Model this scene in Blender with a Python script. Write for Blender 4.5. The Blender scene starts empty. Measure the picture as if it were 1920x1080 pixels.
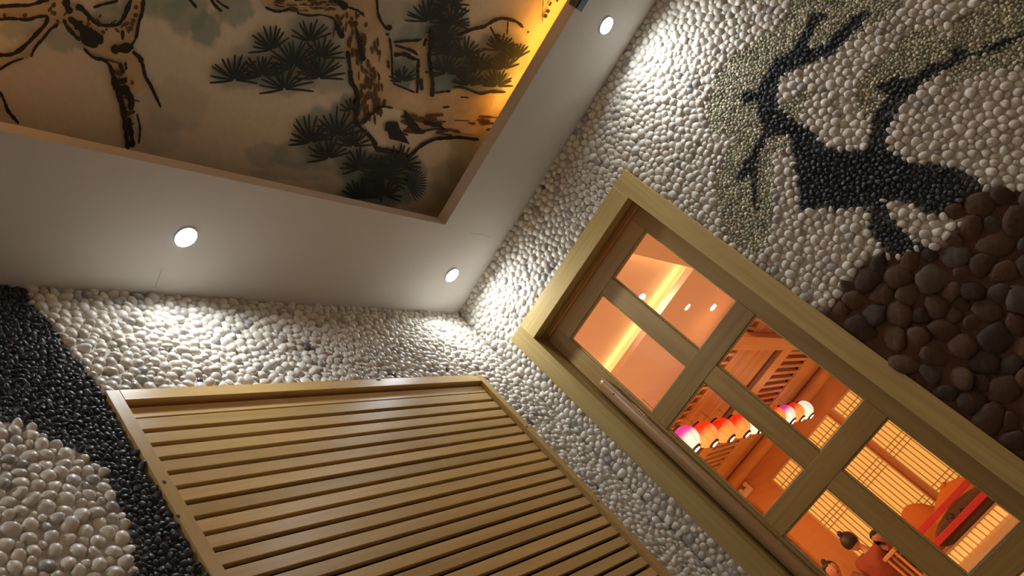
import bpy, bmesh, math, random
import numpy as np
from mathutils import Matrix, Vector, kdtree
random.seed(7); rng = np.random.default_rng(7)
sc = bpy.context.scene
col = sc.collection

# ---------------------------------------------------------------- camera
F = 1443.43
M = np.array([[0.5660615, -0.5218931, -0.6381238], [0.0669869, 0.8006416, -0.5953870], [0.8216369, 0.2942797, 0.4881724]])
CAM = np.array([-2.8148, -1.2809, 0.9571])
cd = bpy.data.cameras.new('camera'); cam = bpy.data.objects.new('camera', cd); col.objects.link(cam)
cd.sensor_width = 36.0; cd.lens = F / 1920 * 36; cd.clip_start = 0.02; cd.clip_end = 100
cam.matrix_world = Matrix(((M[0, 0], -M[1, 0], -M[2, 0], CAM[0]), (M[0, 1], -M[1, 1], -M[2, 1], CAM[1]), (M[0, 2], -M[1, 2], -M[2, 2], CAM[2]), (0, 0, 0, 1)))
sc.camera = cam
def at(u, v, ax, val):
    r = M.T @ np.array([u - 960, v - 540, F]); t = (val - CAM[ax]) / r[ax]; return CAM + t * r

# ---------------------------------------------------------------- world, exposure, light levels
w = bpy.data.worlds.new('world'); sc.world = w; w.use_nodes = True
w.node_tree.nodes['Background'].inputs[0].default_value = (0.6, 0.5, 0.4, 1); w.node_tree.nodes['Background'].inputs[1].default_value = 0.0
vs = sc.view_settings; vs.view_transform = 'Standard'; vs.look = 'None'; vs.gamma = 1.0; vs.exposure = 0.0; vs.use_curve_mapping = False
COOL = (0.86, 0.93, 1.0); WARM = (1.0, 0.55, 0.28); AMBER = (1.0, 0.43, 0.055)
P_SPOT = 3.7
P_FILL = 1.7     # unseen warm lamps added as fill for the visible walls (W)
P_HALL = 22.0     # unseen warm lamps added to light the hall (W)
E_COVE = 10.0      # amber cove strip
E_COVE_HALL = 9.0
E_SHOJI = 0.62
CEIL = 2.8; PANEL = 2.95; LIP = 0.053

def lamp(name, kind, loc, power, color, rot=(0, 0, 0), size=0.07, parent=None, shape='DISK', blend=0.6, cone=150, spread=180):
    l = bpy.data.lights.new(name, kind); l.energy = power; l.color = color
    if kind == 'AREA': l.shape = shape; l.size = size; l.spread = math.radians(spread)
    if kind == 'SPOT': l.spot_size = math.radians(cone); l.spot_blend = blend; l.shadow_soft_size = size
    if kind == 'POINT': l.shadow_soft_size = size
    o = bpy.data.objects.new(name, l); col.objects.link(o); o.location = loc; o.rotation_euler = rot
    if parent: o.parent = parent
    return o

# ---------------------------------------------------------------- materials
def mat(name, color=(0.8, 0.8, 0.8), rough=0.6, attr=None, emis=None, estr=0.0, bump=0.0, bscale=60, spec=0.5, coat=0, var=0.0, vscale=3.0):
    m = bpy.data.materials.new(name); m.use_nodes = True; nt = m.node_tree; b = nt.nodes['Principled BSDF']
    b.inputs['Base Color'].default_value = (*color, 1); b.inputs['Roughness'].default_value = rough
    b.inputs['Specular IOR Level'].default_value = spec; b.inputs['Coat Weight'].default_value = coat
    if attr:
        a = nt.nodes.new('ShaderNodeVertexColor'); a.layer_name = attr; nt.links.new(a.outputs[0], b.inputs['Base Color'])
    if var > 0 and not attr:
        tc = nt.nodes.new('ShaderNodeTexCoord'); n = nt.nodes.new('ShaderNodeTexNoise'); n.inputs['Scale'].default_value = vscale; n.inputs['Detail'].default_value = 6
        nt.links.new(tc.outputs['Object'], n.inputs['Vector'])
        r = nt.nodes.new('ShaderNodeValToRGB'); r.color_ramp.elements[0].position = 0.3; r.color_ramp.elements[1].position = 0.7
        r.color_ramp.elements[0].color = (*[c * (1 - var) for c in color], 1); r.color_ramp.elements[1].color = (*[min(1, c * (1 + var)) for c in color], 1)
        nt.links.new(n.outputs['Fac'], r.inputs[0]); nt.links.new(r.outputs[0], b.inputs['Base Color'])
    if emis:
        b.inputs['Emission Color'].default_value = (*emis, 1); b.inputs['Emission Strength'].default_value = estr
    if bump > 0:
        tc = nt.nodes.new('ShaderNodeTexCoord'); n = nt.nodes.new('ShaderNodeTexNoise'); n.inputs['Scale'].default_value = bscale; n.inputs['Detail'].default_value = 8
        nt.links.new(tc.outputs['Object'], n.inputs['Vector'])
        bp = nt.nodes.new('ShaderNodeBump'); bp.inputs['Strength'].default_value = bump; bp.inputs['Distance'].default_value = 0.01
        nt.links.new(n.outputs['Fac'], bp.inputs['Height']); nt.links.new(bp.outputs[0], b.inputs['Normal'])
    return m
def wood(name, c1, c2, axis, rough=0.42, grain=26.0, coat=0.0):
    m = bpy.data.materials.new(name); m.use_nodes = True; nt = m.node_tree; b = nt.nodes['Principled BSDF']; L = nt.links.new
    tc = nt.nodes.new('ShaderNodeTexCoord'); oi = nt.nodes.new('ShaderNodeObjectInfo')
    ml = nt.nodes.new('ShaderNodeMath'); ml.operation = 'MULTIPLY'; ml.inputs[1].default_value = 37.0; L(oi.outputs['Random'], ml.inputs[0])
    ad = nt.nodes.new('ShaderNodeVectorMath'); ad.operation = 'ADD'; L(tc.outputs['Object'], ad.inputs[0]); L(ml.outputs[0], ad.inputs[1])
    mp = nt.nodes.new('ShaderNodeMapping'); s = [grain, grain, grain]; s[axis] = grain * 0.045; mp.inputs['Scale'].default_value = s
    L(ad.outputs[0], mp.inputs['Vector'])
    n = nt.nodes.new('ShaderNodeTexNoise'); n.inputs['Scale'].default_value = 1.0; n.inputs['Detail'].default_value = 8; n.inputs['Roughness'].default_value = 0.62; n.inputs['Distortion'].default_value = 1.2
    L(mp.outputs[0], n.inputs['Vector'])
    r = nt.nodes.new('ShaderNodeValToRGB'); e = r.color_ramp.elements; e[0].position = 0.34; e[1].position = 0.62; e[0].color = (*c2, 1); e[1].color = (*c1, 1)
    L(n.outputs['Fac'], r.inputs[0])
    hv = nt.nodes.new('ShaderNodeHueSaturation'); mr = nt.nodes.new('ShaderNodeMapRange'); mr.inputs['To Min'].default_value = 0.82; mr.inputs['To Max'].default_value = 1.12
    L(oi.outputs['Random'], mr.inputs['Value']); L(mr.outputs[0], hv.inputs['Value']); L(r.outputs[0], hv.inputs['Color']); L(hv.outputs[0], b.inputs['Base Color'])
    b.inputs['Roughness'].default_value = rough; b.inputs['Coat Weight'].default_value = coat; b.inputs['Coat Roughness'].default_value = 0.25
    bp = nt.nodes.new('ShaderNodeBump'); bp.inputs['Strength'].default_value = 0.12; bp.inputs['Distance'].default_value = 0.004
    L(n.outputs['Fac'], bp.inputs['Height']); L(bp.outputs[0], b.inputs['Normal'])
    return m
MT = {}
MT['plaster'] = mat('white plaster', (0.72, 0.68, 0.63), 0.85, bump=0.05, bscale=40, var=0.03, vscale=1.5)
MT['plain'] = mat('plain plaster', (0.50, 0.40, 0.30), 0.9, bump=0.05)
MT['floor'] = mat('floor mat', (0.36, 0.31, 0.25), 0.8, bump=0.1, var=0.1)
MT['mortar'] = mat('mortar', attr='Col', rough=0.95, bump=0.3, bscale=150)
MT['pebble'] = mat('pebble', attr='Col', rough=0.38, bump=0.12, bscale=45, spec=0.4)
MT['slate'] = mat('slate pebble', attr='Col', rough=0.5, bump=0.15, bscale=60, spec=0.5)
MT['gravel'] = mat('gravel', attr='Col', rough=0.7)
MT['rock'] = mat('rock', attr='Col', rough=0.75, bump=0.5, bscale=38, spec=0.35)
PINE1, PINE2 = (0.70, 0.47, 0.185), (0.60, 0.38, 0.13)
MT['slat_z'] = wood('panel stile wood', PINE1, PINE2, 2, 0.36, coat=0.15)
MT['slat'] = wood('slat wood', PINE1, PINE2, 0, 0.36, coat=0.15)
MT['wood_z'] = wood('casing wood vertical', (0.62, 0.45, 0.17), (0.50, 0.34, 0.11), 2, 0.40)
MT['wood_y'] = wood('casing wood horizontal', (0.62, 0.45, 0.17), (0.50, 0.34, 0.11), 1, 0.40)
MT['sash_z'] = wood('shaded sash wood vertical', (0.49, 0.315, 0.10), (0.39, 0.23, 0.068), 2, 0.38)  # same timber as the casing, its shade put into a darker colour
MT['sash_y'] = wood('shaded sash wood horizontal', (0.49, 0.315, 0.10), (0.39, 0.23, 0.068), 1, 0.38)  # darkened casing timber too, shade painted into the colour
MT['handle'] = wood('handle wood', (0.42, 0.25, 0.11), (0.30, 0.16, 0.07), 2, 0.28, coat=0.3)
MT['cavity'] = mat('dark cavity', (0.035, 0.022, 0.015), 0.9)  # near-black colour paints gap shade onto the boards behind the slats
MT['hole'] = mat('screw hole', (0.02, 0.013, 0.01), 0.8)
MT['trim'] = mat('lamp trim', (0.8, 0.8, 0.8), 0.4)
MT['trimw'] = mat('ivory plastic', (0.78, 0.60, 0.48), 0.5)
MT['led'] = mat('led disc', (0.9, 0.95, 1.0), 0.5, emis=(0.80, 0.91, 1.0), estr=40)
MT['ledwarm'] = mat('warm led disc', (1, 0.9, 0.8), 0.5, emis=(1.0, 0.86, 0.66), estr=14)
MT['strip'] = mat('amber strip', (1, 0.7, 0.2), 0.5, emis=AMBER, estr=E_COVE)
MT['strip_hall'] = mat('hall cove strip', (1, 0.7, 0.2), 0.5, emis=(1.0, 0.52, 0.15), estr=E_COVE_HALL)
MT['grey'] = mat('dark grey metal', (0.10, 0.10, 0.11), 0.5)
MT['canvas'] = mat('mural canvas', attr='Col', rough=0.9)
MT['ink'] = mat('black ink', (0.028, 0.024, 0.022), 0.8)
MT['inkbrown'] = mat('brown ink', (0.14, 0.075, 0.035), 0.85)
MT['trunk'] = mat('tan wash', (0.72, 0.54, 0.33), 0.9, var=0.2, vscale=9)
MT['pale'] = mat('pale wash', (0.82, 0.70, 0.53), 0.9)
MT['needle'] = mat('needle ink', (0.032, 0.044, 0.044), 0.85)
MT['blue'] = mat('blue ink', (0.045, 0.075, 0.11), 0.85)
MT['crack'] = mat('plaster crack', (0.25, 0.2, 0.17), 0.9)
def glass():
    m = bpy.data.materials.new('window glass'); m.use_nodes = True; nt = m.node_tree; L = nt.links.new
    for n in list(nt.nodes):
        if n.type != 'OUTPUT_MATERIAL': nt.nodes.remove(n)
    out = nt.nodes['Material Output']; t = nt.nodes.new('ShaderNodeBsdfTransparent'); g = nt.nodes.new('ShaderNodeBsdfGlossy'); g.inputs['Roughness'].default_value = 0.0
    t.inputs[0].default_value = (0.96, 0.97, 0.95, 1)
    fr = nt.nodes.new('ShaderNodeFresnel'); fr.inputs['IOR'].default_value = 1.35; mx = nt.nodes.new('ShaderNodeMixShader')
    L(fr.outputs[0], mx.inputs[0]); L(t.outputs[0], mx.inputs[1]); L(g.outputs[0], mx.inputs[2]); L(mx.outputs[0], out.inputs[0]); return m
MT['glass'] = glass()
# hall
MT['hplaster'] = mat('hall plaster', (0.58, 0.25, 0.07), 0.9, bump=0.04)
MT['hceil'] = mat('hall ceiling paint', (0.86, 0.80, 0.83), 0.9)
MT['hwood_x'] = wood('eave wood x', (0.66, 0.36, 0.13), (0.54, 0.27, 0.09), 0, 0.45)
MT['hwood_y'] = wood('eave wood y', (0.66, 0.36, 0.13), (0.54, 0.27, 0.09), 1, 0.45)
MT['cornice'] = wood('lit cornice wood', (0.85, 0.44, 0.13), (0.75, 0.36, 0.10), 1, 0.5)  # paler than the eave timber, light from above put into the colour
MT['hdark'] = mat('dark eave board', (0.15, 0.07, 0.04), 0.7)
MT['hfloor'] = wood('hall floor wood', (0.62, 0.41, 0.21), (0.53, 0.33, 0.15), 1, 0.4)
MT['bar'] = mat('shoji bar', (0.30, 0.14, 0.05), 0.6)
MT['paper'] = mat('lit shoji paper', (0.55, 0.36, 0.16), 0.8, emis=(1.0, 0.51, 0.10), estr=E_SHOJI)
MT['red'] = mat('red lacquer', (0.55, 0.02, 0.015), 0.35, var=0.05)
MT['orange'] = mat('orange fabric', (0.60, 0.17, 0.015), 0.8, bump=0.1, bscale=30)
MT['olive'] = mat('olive brown fabric', (0.12, 0.065, 0.02), 0.85)
MT['riser'] = mat('lit slat', (0.8, 0.6, 0.35), 0.6, emis=(1.0, 0.42, 0.08), estr=0.75)
MT['skin'] = mat('skin', (0.55, 0.27, 0.16), 0.55)
MT['hair'] = mat('black hair', (0.02, 0.014, 0.01), 0.5)
MT['robe'] = mat('rust red robe', (0.26, 0.055, 0.02), 0.85, bump=0.1, bscale=25, var=0.15, vscale=8)
MT['robe2'] = mat('brown robe', (0.30, 0.11, 0.05), 0.85, var=0.1)
MT['lwood'] = wood('light stool wood', (0.66, 0.42, 0.20), (0.52, 0.30, 0.13), 2, 0.45)

# ---------------------------------------------------------------- builders
def mesh_obj(name, verts, faces, m, parent=None, smooth=False, colors=None):
    me = bpy.data.meshes.new(name); me.from_pydata([tuple(v) for v in verts], [], faces)
    return link(name, me, m, parent, smooth, colors)
def link(name, me, m, parent=None, smooth=False, colors=None):
    if m is not None and not me.materials: me.materials.append(MT[m] if isinstance(m, str) else m)
    if smooth: me.polygons.foreach_set('use_smooth', [True] * len(me.polygons))
    if colors is not None:
        a = me.color_attributes.new('Col', 'FLOAT_COLOR', 'POINT'); a.data.foreach_set('color', np.asarray(colors, dtype=np.float32).ravel())
    o = bpy.data.objects.new(name, me); col.objects.link(o)
    if parent: o.parent = parent
    return o
def empty(name, loc=(0, 0, 0)):
    o = bpy.data.objects.new(name, None); col.objects.link(o); o.location = loc; o.empty_display_size = 0.05; return o
def tag(o, label=None, cat=None, group=None, kind=None):
    if label: o['label'] = label
    if cat: o['category'] = cat
    if group: o['group'] = group
    if kind: o['kind'] = kind
    return o
_bx = {}
def box_mesh(d, bev, m):
    k = (tuple(round(x, 5) for x in d), bev, m)
    if k not in _bx:
        bm = bmesh.new(); bmesh.ops.create_cube(bm, size=1.0); bmesh.ops.scale(bm, vec=d, verts=bm.verts)
        if bev > 0: bmesh.ops.bevel(bm, geom=bm.edges[:], offset=bev, segments=1, affect='EDGES')
        me = bpy.data.meshes.new('box'); bm.to_mesh(me); bm.free(); me.materials.append(MT[m]); _bx[k] = me
    return _bx[k]
def box(name, lo, hi, m, parent=None, bev=0.0):
    lo = np.minimum(lo, hi).astype(float); hi2 = np.maximum(lo, hi).astype(float)
    d = hi2 - lo; c = (lo + hi2) / 2
    o = bpy.data.objects.new(name, box_mesh(tuple(d), bev, m)); col.objects.link(o)
    if parent: o.parent = parent; c = c - np.array(parent.location)
    o.location = c; return o
def bx(name, x0, x1, y0, y1, z0, z1, m, parent=None, bev=0.0):
    return box(name, np.array((min(x0, x1), min(y0, y1), min(z0, z1))), np.array((max(x0, x1), max(y0, y1), max(z0, z1))), m, parent, bev)
def lathe(name, prof, m, parent=None, loc=(0, 0, 0), seg=20, smooth=True, colors=None, colfn=None, scale=(1, 1, 1)):
    V = []; Fc = []; C = []
    for (r, z) in prof:
        for k in range(seg):
            a = 2 * math.pi * k / seg; V.append((loc[0] + r * math.cos(a) * scale[0], loc[1] + r * math.sin(a) * scale[1], loc[2] + z * scale[2]))
            if colfn: C.append((*colfn(z, a), 1))
    n = len(prof)
    for i in range(n - 1):
        for k in range(seg):
            Fc.append((i * seg + k, i * seg + (k + 1) % seg, (i + 1) * seg + (k + 1) % seg, (i + 1) * seg + k))
    Fc.append(tuple(range(seg))[::-1]); Fc.append(tuple(range((n - 1) * seg, n * seg)))
    return mesh_obj(name, V, Fc, m, parent, smooth, C if colfn else None)
def tube(name, pts, radii, m, parent=None, seg=8, smooth=True):
    pts = [np.array(p, float) for p in pts]; V = []; Fc = []
    if not hasattr(radii, '__len__'): radii = [radii] * len(pts)
    for i, p in enumerate(pts):
        t = pts[min(i + 1, len(pts) - 1)] - pts[max(i - 1, 0)]; t /= np.linalg.norm(t)
        a = np.array((0, 0, 1.0)) if abs(t[2]) < 0.9 else np.array((1.0, 0, 0))
        u = np.cross(t, a); u /= np.linalg.norm(u); v = np.cross(t, u)
        for k in range(seg):
            an = 2 * math.pi * k / seg; V.append(p + radii[i] * (math.cos(an) * u + math.sin(an) * v))
    for i in range(len(pts) - 1):
        for k in range(seg): Fc.append((i * seg + k, i * seg + (k + 1) % seg, (i + 1) * seg + (k + 1) % seg, (i + 1) * seg + k))
    Fc.append(tuple(range(seg))[::-1]); Fc.append(tuple(range((len(pts) - 1) * seg, len(pts) * seg)))
    return mesh_obj(name, V, Fc, m, parent, smooth)
def blob(name, c, r, m, parent=None, sub=3, fn=None):
    bm = bmesh.new(); bmesh.ops.create_icosphere(bm, subdivisions=sub, radius=1.0)
    for v in bm.verts:
        p = np.array(v.co)
        if fn: p = fn(p)
        v.co = (c[0] + p[0] * r[0], c[1] + p[1] * r[1], c[2] + p[2] * r[2])
    me = bpy.data.meshes.new(name); bm.to_mesh(me); bm.free(); return link(name, me, m, parent, True)

# ---------------------------------------------------------------- regions of the mosaic walls (outlines taken as points on the wall)
def wallpoly(pts, ax):
    idx = [1, 2] if ax == 0 else [0, 2]
    return np.array([at(u, v, ax, 0.0)[idx] for u, v in pts])
def inside(P, poly):
    x, y = P[:, 0], P[:, 1]; r = np.zeros(len(P), bool); n = len(poly); j = n - 1
    for i in range(n):
        xi, yi = poly[i]; xj, yj = poly[j]
        c = ((yi > y) != (yj > y)) & (x < (xj - xi) * (y - yi) / (yj - yi + 1e-12) + xi)
        r ^= c; j = i
    return r
z5 = lambda L: [(1240 + x / 2.8235, y / 2.8235) for x, y in L]
z6 = lambda L: [(1440 + x / 2.769, 330 + y / 2.769) for x, y in L]
TREE = [
 z5([(785, 70), (830, 58), (870, 70), (855, 100), (830, 125), (795, 180), (768, 228), (785, 262), (830, 240), (880, 222), (905, 180), (960, 130), (1000, 90), (1060, 58), (1085, 42), (1105, 52), (1078, 95), (1040, 150), (985, 195), (935, 255), (880, 292), (800, 330), (720, 355), (650, 385), (615, 430), (605, 500), (620, 560), (670, 610), (735, 655), (800, 700), (830, 740), (870, 775), (910, 797), (960, 797), (1040, 802), (1080, 790), (1105, 760), (1105, 700), (1120, 620), (1150, 560), (1205, 500), (1160, 480), (1145, 455), (1160, 432), (1210, 430), (1220, 395), (1262, 392), (1275, 412), (1330, 402), (1390, 368), (1400, 340), (1500, 322), (1542, 298), (1530, 260), (1562, 248), (1582, 225), (1596, 256), (1640, 272), (1702, 268), (1712, 240), (1745, 235), (1810, 202), (1850, 196), (1925, 150), (2060, 90), (2060, 110), (1925, 182), (1860, 210), (1830, 226), (1790, 252), (1720, 282), (1640, 292), (1600, 312), (1570, 338), (1500, 368), (1430, 404), (1390, 424), (1350, 464), (1300, 514), (1260, 574), (1230, 604), (1205, 644), (1190, 690), (1200, 740), (1190, 780), (1230, 812), (1290, 850), (1380, 880), (1480, 895), (1560, 910), (1640, 930), (1665, 972), (1692, 1002), (1640, 1060), (1500, 1080), (1300, 1100), (900, 1100), (730, 1100), (730, 1000), (715, 930), (705, 870), (690, 820), (690, 760), (675, 715), (600, 715), (560, 722), (522, 800), (502, 870), (506, 930), (508, 1030), (506, 1110), (490, 1115), (478, 1060), (476, 1000), (478, 940), (455, 928), (405, 968), (382, 955), (418, 900), (438, 850), (470, 808), (498, 750), (538, 695), (528, 650), (512, 600), (508, 545), (488, 515), (465, 548), (435, 558), (418, 520), (430, 488), (470, 478), (506, 488), (515, 450), (540, 400), (560, 370), (585, 330), (610, 298), (660, 280), (710, 240), (730, 190), (760, 150), (765, 110)]),
 z6([(150, -10), (152, 36), (215, 95), (238, 112), (272, 104), (300, 86), (350, 46), (430, 40), (492, 72), (515, 130), (526, 240), (522, 256), (548, 302), (582, 352), (612, 398), (700, 412), (745, 376), (800, 366), (740, 322), (688, 278), (640, 222), (600, 150), (585, 106), (640, 122), (700, 128), (780, 163), (830, 193), (880, 196), (945, 152), (985, 128), (1010, 100), (1115, 60), (1065, -10), (900, -60), (400, -60)]),
]
WEDGE = z6([(585, 106), (640, 122), (700, 128), (780, 163), (830, 193), (930, 203), (1002, 245), (986, 290), (920, 332), (850, 368), (805, 368), (740, 322), (688, 278), (640, 222), (600, 150)])
BROWN = z6([(1329, 62), (1190, 74), (1110, 62), (1005, 92), (985, 128), (945, 152), (880, 190), (930, 203), (1002, 245), (986, 290), (920, 335), (850, 372), (745, 378), (700, 412), (620, 415), (500, 422), (455, 470), (430, 520), (385, 560), (372, 622), (330, 664), (250, 712), (300, 900), (900, 1700), (2600, 1700), (2600, -700), (1700, -250), (1420, 20)])
GRAVEL = [
 z5([(700, -120), (1330, -120), (1300, 0), (1190, 85), (1060, 160), (930, 262), (800, 335), (640, 390), (600, 480), (620, 600), (540, 700), (600, 712), (690, 720), (685, 775), (610, 800), (585, 870), (592, 940), (582, 1030), (590, 1130), (560, 1240), (545, 1310), (520, 1345), (450, 1340), (345, 1250), (315, 1130), (285, 1016), (290, 950), (310, 900), (320, 850), (360, 780), (400, 722), (310, 712), (258, 690), (248, 640), (240, 540), (260, 470), (290, 400), (330, 340), (380, 280), (470, 240), (520, 200), (600, 150), (660, 80), (690, 0)]),
 z5([(1030, 540), (1040, 430), (1085, 378), (1180, 290), (1240, 240), (1310, 170), (1400, 128), (1445, 140), (1480, 198), (1535, 195), (1530, 120), (1640, 50), (1780, -10), (2100, -100), (2100, 330), (1850, 350), (1720, 362), (1640, 400), (1580, 432), (1540, 482), (1508, 462), (1540, 400), (1500, 368), (1390, 430), (1290, 500), (1220, 560), (1120, 622), (1060, 602)]),
 z5([(640, 560), (690, 505), (770, 480), (800, 498), (745, 560), (735, 650), (690, 622)]),
]
TREE = [wallpoly(p, 0) for p in TREE]; WEDGE = wallpoly(WEDGE, 0); BROWN = wallpoly(BROWN, 0); GRAVEL = [wallpoly(p, 0) for p in GRAVEL]
lb = lambda L: [(x / 3, 720 + y / 3) for x, y in L]
LWHITE_LOW = wallpoly(lb([(-600, 150), (-200, 185), (0, 188), (160, 195), (240, 260), (310, 310), (400, 345), (450, 375), (520, 400), (600, 480), (640, 560), (660, 620), (700, 690), (720, 760), (740, 830), (755, 950), (775, 1090), (780, 1300), (700, 1600), (-600, 1800)]), 1)
LBLACK = wallpoly([(-400, 470), (20, 470), (50, 528), (60, 567), (95, 600), (107, 617), (122, 645), (140, 667), (160, 686), (181, 717), (205, 745), (420, 1110), (520, 1500), (-400, 1900)], 1)
PX0, PX1, PZ1, PZ0 = -1.812, -0.272, 2.366, 0.12            # slatted panel outline
DY0, DY1, DZ1 = -0.985, -0.090, 2.4875                        # door casing outline

def poisson(x0, x1, z0, z1, rmin, ok, fill=(1.0, 0.66)):
    g = rmin / math.sqrt(2); G = {}; out = []
    for f in fill:
        n = int(9 * (x1 - x0) * (z1 - z0) / (rmin * f) ** 2)
        cand = np.stack([rng.uniform(x0, x1, n), rng.uniform(z0, z1, n)], 1); cand = cand[ok(cand)]
        rad = rmin * f * rng.uniform(0.86, 1.2, len(cand))
        for p, r in zip(cand.tolist(), rad.tolist()):
            i = int((p[0] - x0) / g); j = int((p[1] - z0) / g); bad = False
            for a in range(i - 2, i + 3):
                for b in range(j - 2, j + 3):
                    for q in G.get((a, b), ()):
                        if (q[0] - p[0]) ** 2 + (q[1] - p[1]) ** 2 < (0.5 * (r + q[2])) ** 2: bad = True; break
                    if bad: break
                if bad: break
            if not bad:
                G.setdefault((i, j), []).append((p[0], p[1], r)); out.append((p[0], p[1], r))
    return out
NT = 12
def pebble_wall(classes, place, keep=None):
    """classes: list of (name, points(x,z,r), height factor, colour fn, roundness power, cap). Returns per class list of (verts, colour)."""
    allp = []; cl = []
    for ci, c in enumerate(classes):
        for p in c['pts']: allp.append(p); cl.append(ci)
    P = np.array(allp); cl = np.array(cl); n = len(P)
    kd = kdtree.KDTree(n)
    for i in range(n): kd.insert((P[i, 0], P[i, 1], 0), i)
    kd.balance()
    th = np.arange(NT) * 2 * math.pi / NT
    res = [[] for _ in classes]
    for i in range(n):
        c = classes[cl[i]]; r0 = P[i, 2] * 0.5
        nb = kd.find_n((P[i, 0], P[i, 1], 0), 22)
        d = []; ph = []; fr = []
        for co, j, dist in nb:
            if j == i or dist > 8 * r0 and dist > 0.2: continue
            d.append(dist); ph.append(math.atan2(P[j, 1] - P[i, 1], P[j, 0] - P[i, 0])); fr.append(P[i, 2] / (P[i, 2] + P[j, 2]))
        d = np.array(d); ph = np.array(ph); fr = np.array(fr)
        t2 = th + rng.uniform(0, 0.5)
        cs = np.maximum(np.cos(t2[:, None] - ph[None]), 0)
        p = c['p']; el = 1 + c.get('el', 0.22) * np.cos(2 * (t2 - rng.uniform(0, math.pi)))
        inv = ((cs / (d * fr)[None]) ** p).sum(1) + (1 / (r0 * c['cap'] * el)) ** p
        rr = inv ** (-1 / p) * c.get('grow', 1.09)
        h = c['h'] * r0 * rng.uniform(0.75, 1.25)
        tilt = rng.normal(0, c.get('tilt', 0.16), 2)
        jit = 1 + rng.normal(0, c.get('jit', 0.02), (3, NT))
        V = []
        for ri, (k, hz) in enumerate(((1.0, -0.25), (0.93, 0.42), (0.62, 0.88))):
            X = rr * k * np.cos(t2) * jit[ri]; Z = rr * k * np.sin(t2) * jit[ri]
            H = h * hz + (tilt[0] * X + tilt[1] * Z) * (0 if ri == 0 else 1)
            V.append(np.stack([P[i, 0] + X, P[i, 1] + Z, H], 1))
        V.append(np.array([[P[i, 0], P[i, 1], h * (1 + rng.normal(0, 0.05))]]))
        V = np.concatenate(V)
        if keep is not None:      # stones stop at the timber frame
            a0, a1, b0, b1 = keep; ins = (V[:, 0] > a0) & (V[:, 0] < a1) & (V[:, 1] > b0) & (V[:, 1] < b1)
            if ins.any():
                q = V[ins]; D = np.stack([q[:, 0] - a0, a1 - q[:, 0], b1 - q[:, 1]], 1); w_ = D.argmin(1)
                q[w_ == 0, 0] = a0; q[w_ == 1, 0] = a1; q[w_ == 2, 1] = b1; V[ins] = q
        res[cl[i]].append((place(V), c['col'](P[i]), (P[i, 0], P[i, 1])))
    return res
RF = []
for ri in range(2):
    for k in range(NT): RF.append((ri * NT + k, ri * NT + (k + 1) % NT, (ri + 1) * NT + (k + 1) % NT, (ri + 1) * NT + k))
for k in range(NT): RF.append((2 * NT + k, 2 * NT + (k + 1) % NT, 3 * NT))
def emit_pebbles(items, single, many, m, parent, flip, limit=300):
    """the ones that show largest are parts of their own, the rest is one joined part"""
    sc_ = []
    for V, c, p in items:
        cen = V[-1]; q = M @ (cen - CAM)
        if q[2] < 0.2: sc_.append(0); continue
        u = 960 + F * q[0] / q[2]; v = 540 + F * q[1] / q[2]
        W = (V[NT:2 * NT] - CAM) @ M.T; uu = W[:, 0] / W[:, 2] * F; vv = W[:, 1] / W[:, 2] * F
        area = 0.5 * abs((uu * np.roll(vv, -1) - vv * np.roll(uu, -1)).sum())
        sc_.append(area if (0 < u < 1920 and 0 < v < 1080) else area * 1e-4)
    order = np.argsort(-np.array(sc_)); faces = [f[::-1] for f in RF] if flip else RF
    for i in order[:limit]:
        V, c, p = items[i]; o = mesh_obj(single, V - V[-1], faces, m, parent, True, np.tile((*c, 1), (len(V), 1))); o.location = V[-1]
    rest = order[limit:]
    if len(rest):
        n = 3 * NT + 1; VV = np.concatenate([items[i][0] for i in rest]); CC = np.concatenate([np.tile((*items[i][1], 1), (n, 1)) for i in rest])
        FF = []
        for k in range(len(rest)): FF.extend([tuple(a + k * n for a in f) for f in faces])
        o = mesh_obj(many, VV, FF, m, parent, True, CC); o['kind'] = 'stuff'
def wall_grid(name, xs, zs, place, hole, colfn):
    """mortar ground as a grid with a rectangular opening"""
    V = []; Fc = []; C = []; nz = len(zs)
    for x in xs:
        for z in zs: V.append((x, z))
    V = np.array(V); C = colfn(V)
    for i in range(len(xs) - 1):
        for j in range(nz - 1):
            cx = (xs[i] + xs[i + 1]) / 2; cz = (zs[j] + zs[j + 1]) / 2
            if hole and hole[0] < cx < hole[1] and hole[2] < cz < hole[3]: continue
            Fc.append((i * nz + j, (i + 1) * nz + j, (i + 1) * nz + j + 1, i * nz + j + 1))
    return mesh_obj(name, place(np.column_stack([V, np.zeros(len(V))])), Fc, 'mortar', None, False, C)
def lin(a, b, step, extra=()):
    s = set(np.round(np.linspace(a, b, int(abs(b - a) / step) + 2), 5)); s |= set(extra); return sorted(s)

def white_col(p):
    t = rng.uniform(); v = rng.uniform(0.84, 1.08)
    if t < 0.003: return tuple(np.array((0.13, 0.13, 0.14)) * v)
    if t < 0.07: return tuple(np.array((0.46, 0.43, 0.39)) * v)
    if t < 0.14: return tuple(np.array((0.66, 0.58, 0.47)) * v)
    return tuple(np.clip(np.array((0.77, 0.705, 0.60)) * v, 0, 0.86))
def black_col(p):
    v = rng.uniform(0.5, 1.6); return tuple(np.array((0.042, 0.047, 0.052)) * v)
def gravel_col(p):
    v = rng.uniform(0.45, 1.25); t = rng.uniform(); c = (0.70, 0.65, 0.48) if t < 0.8 else (0.45, 0.46, 0.34); return tuple(np.array(c) * v)
def brown_col(p):
    v = rng.uniform(0.55, 1.35); t = rng.uniform(); c = (0.088, 0.044, 0.021) if t < 0.8 else (0.085, 0.058, 0.036); return tuple(np.array(c) * v)

# ================================================================ THE ROOM
GND = 0.010
RX0, RY0 = -3.3, -3.3
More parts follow.
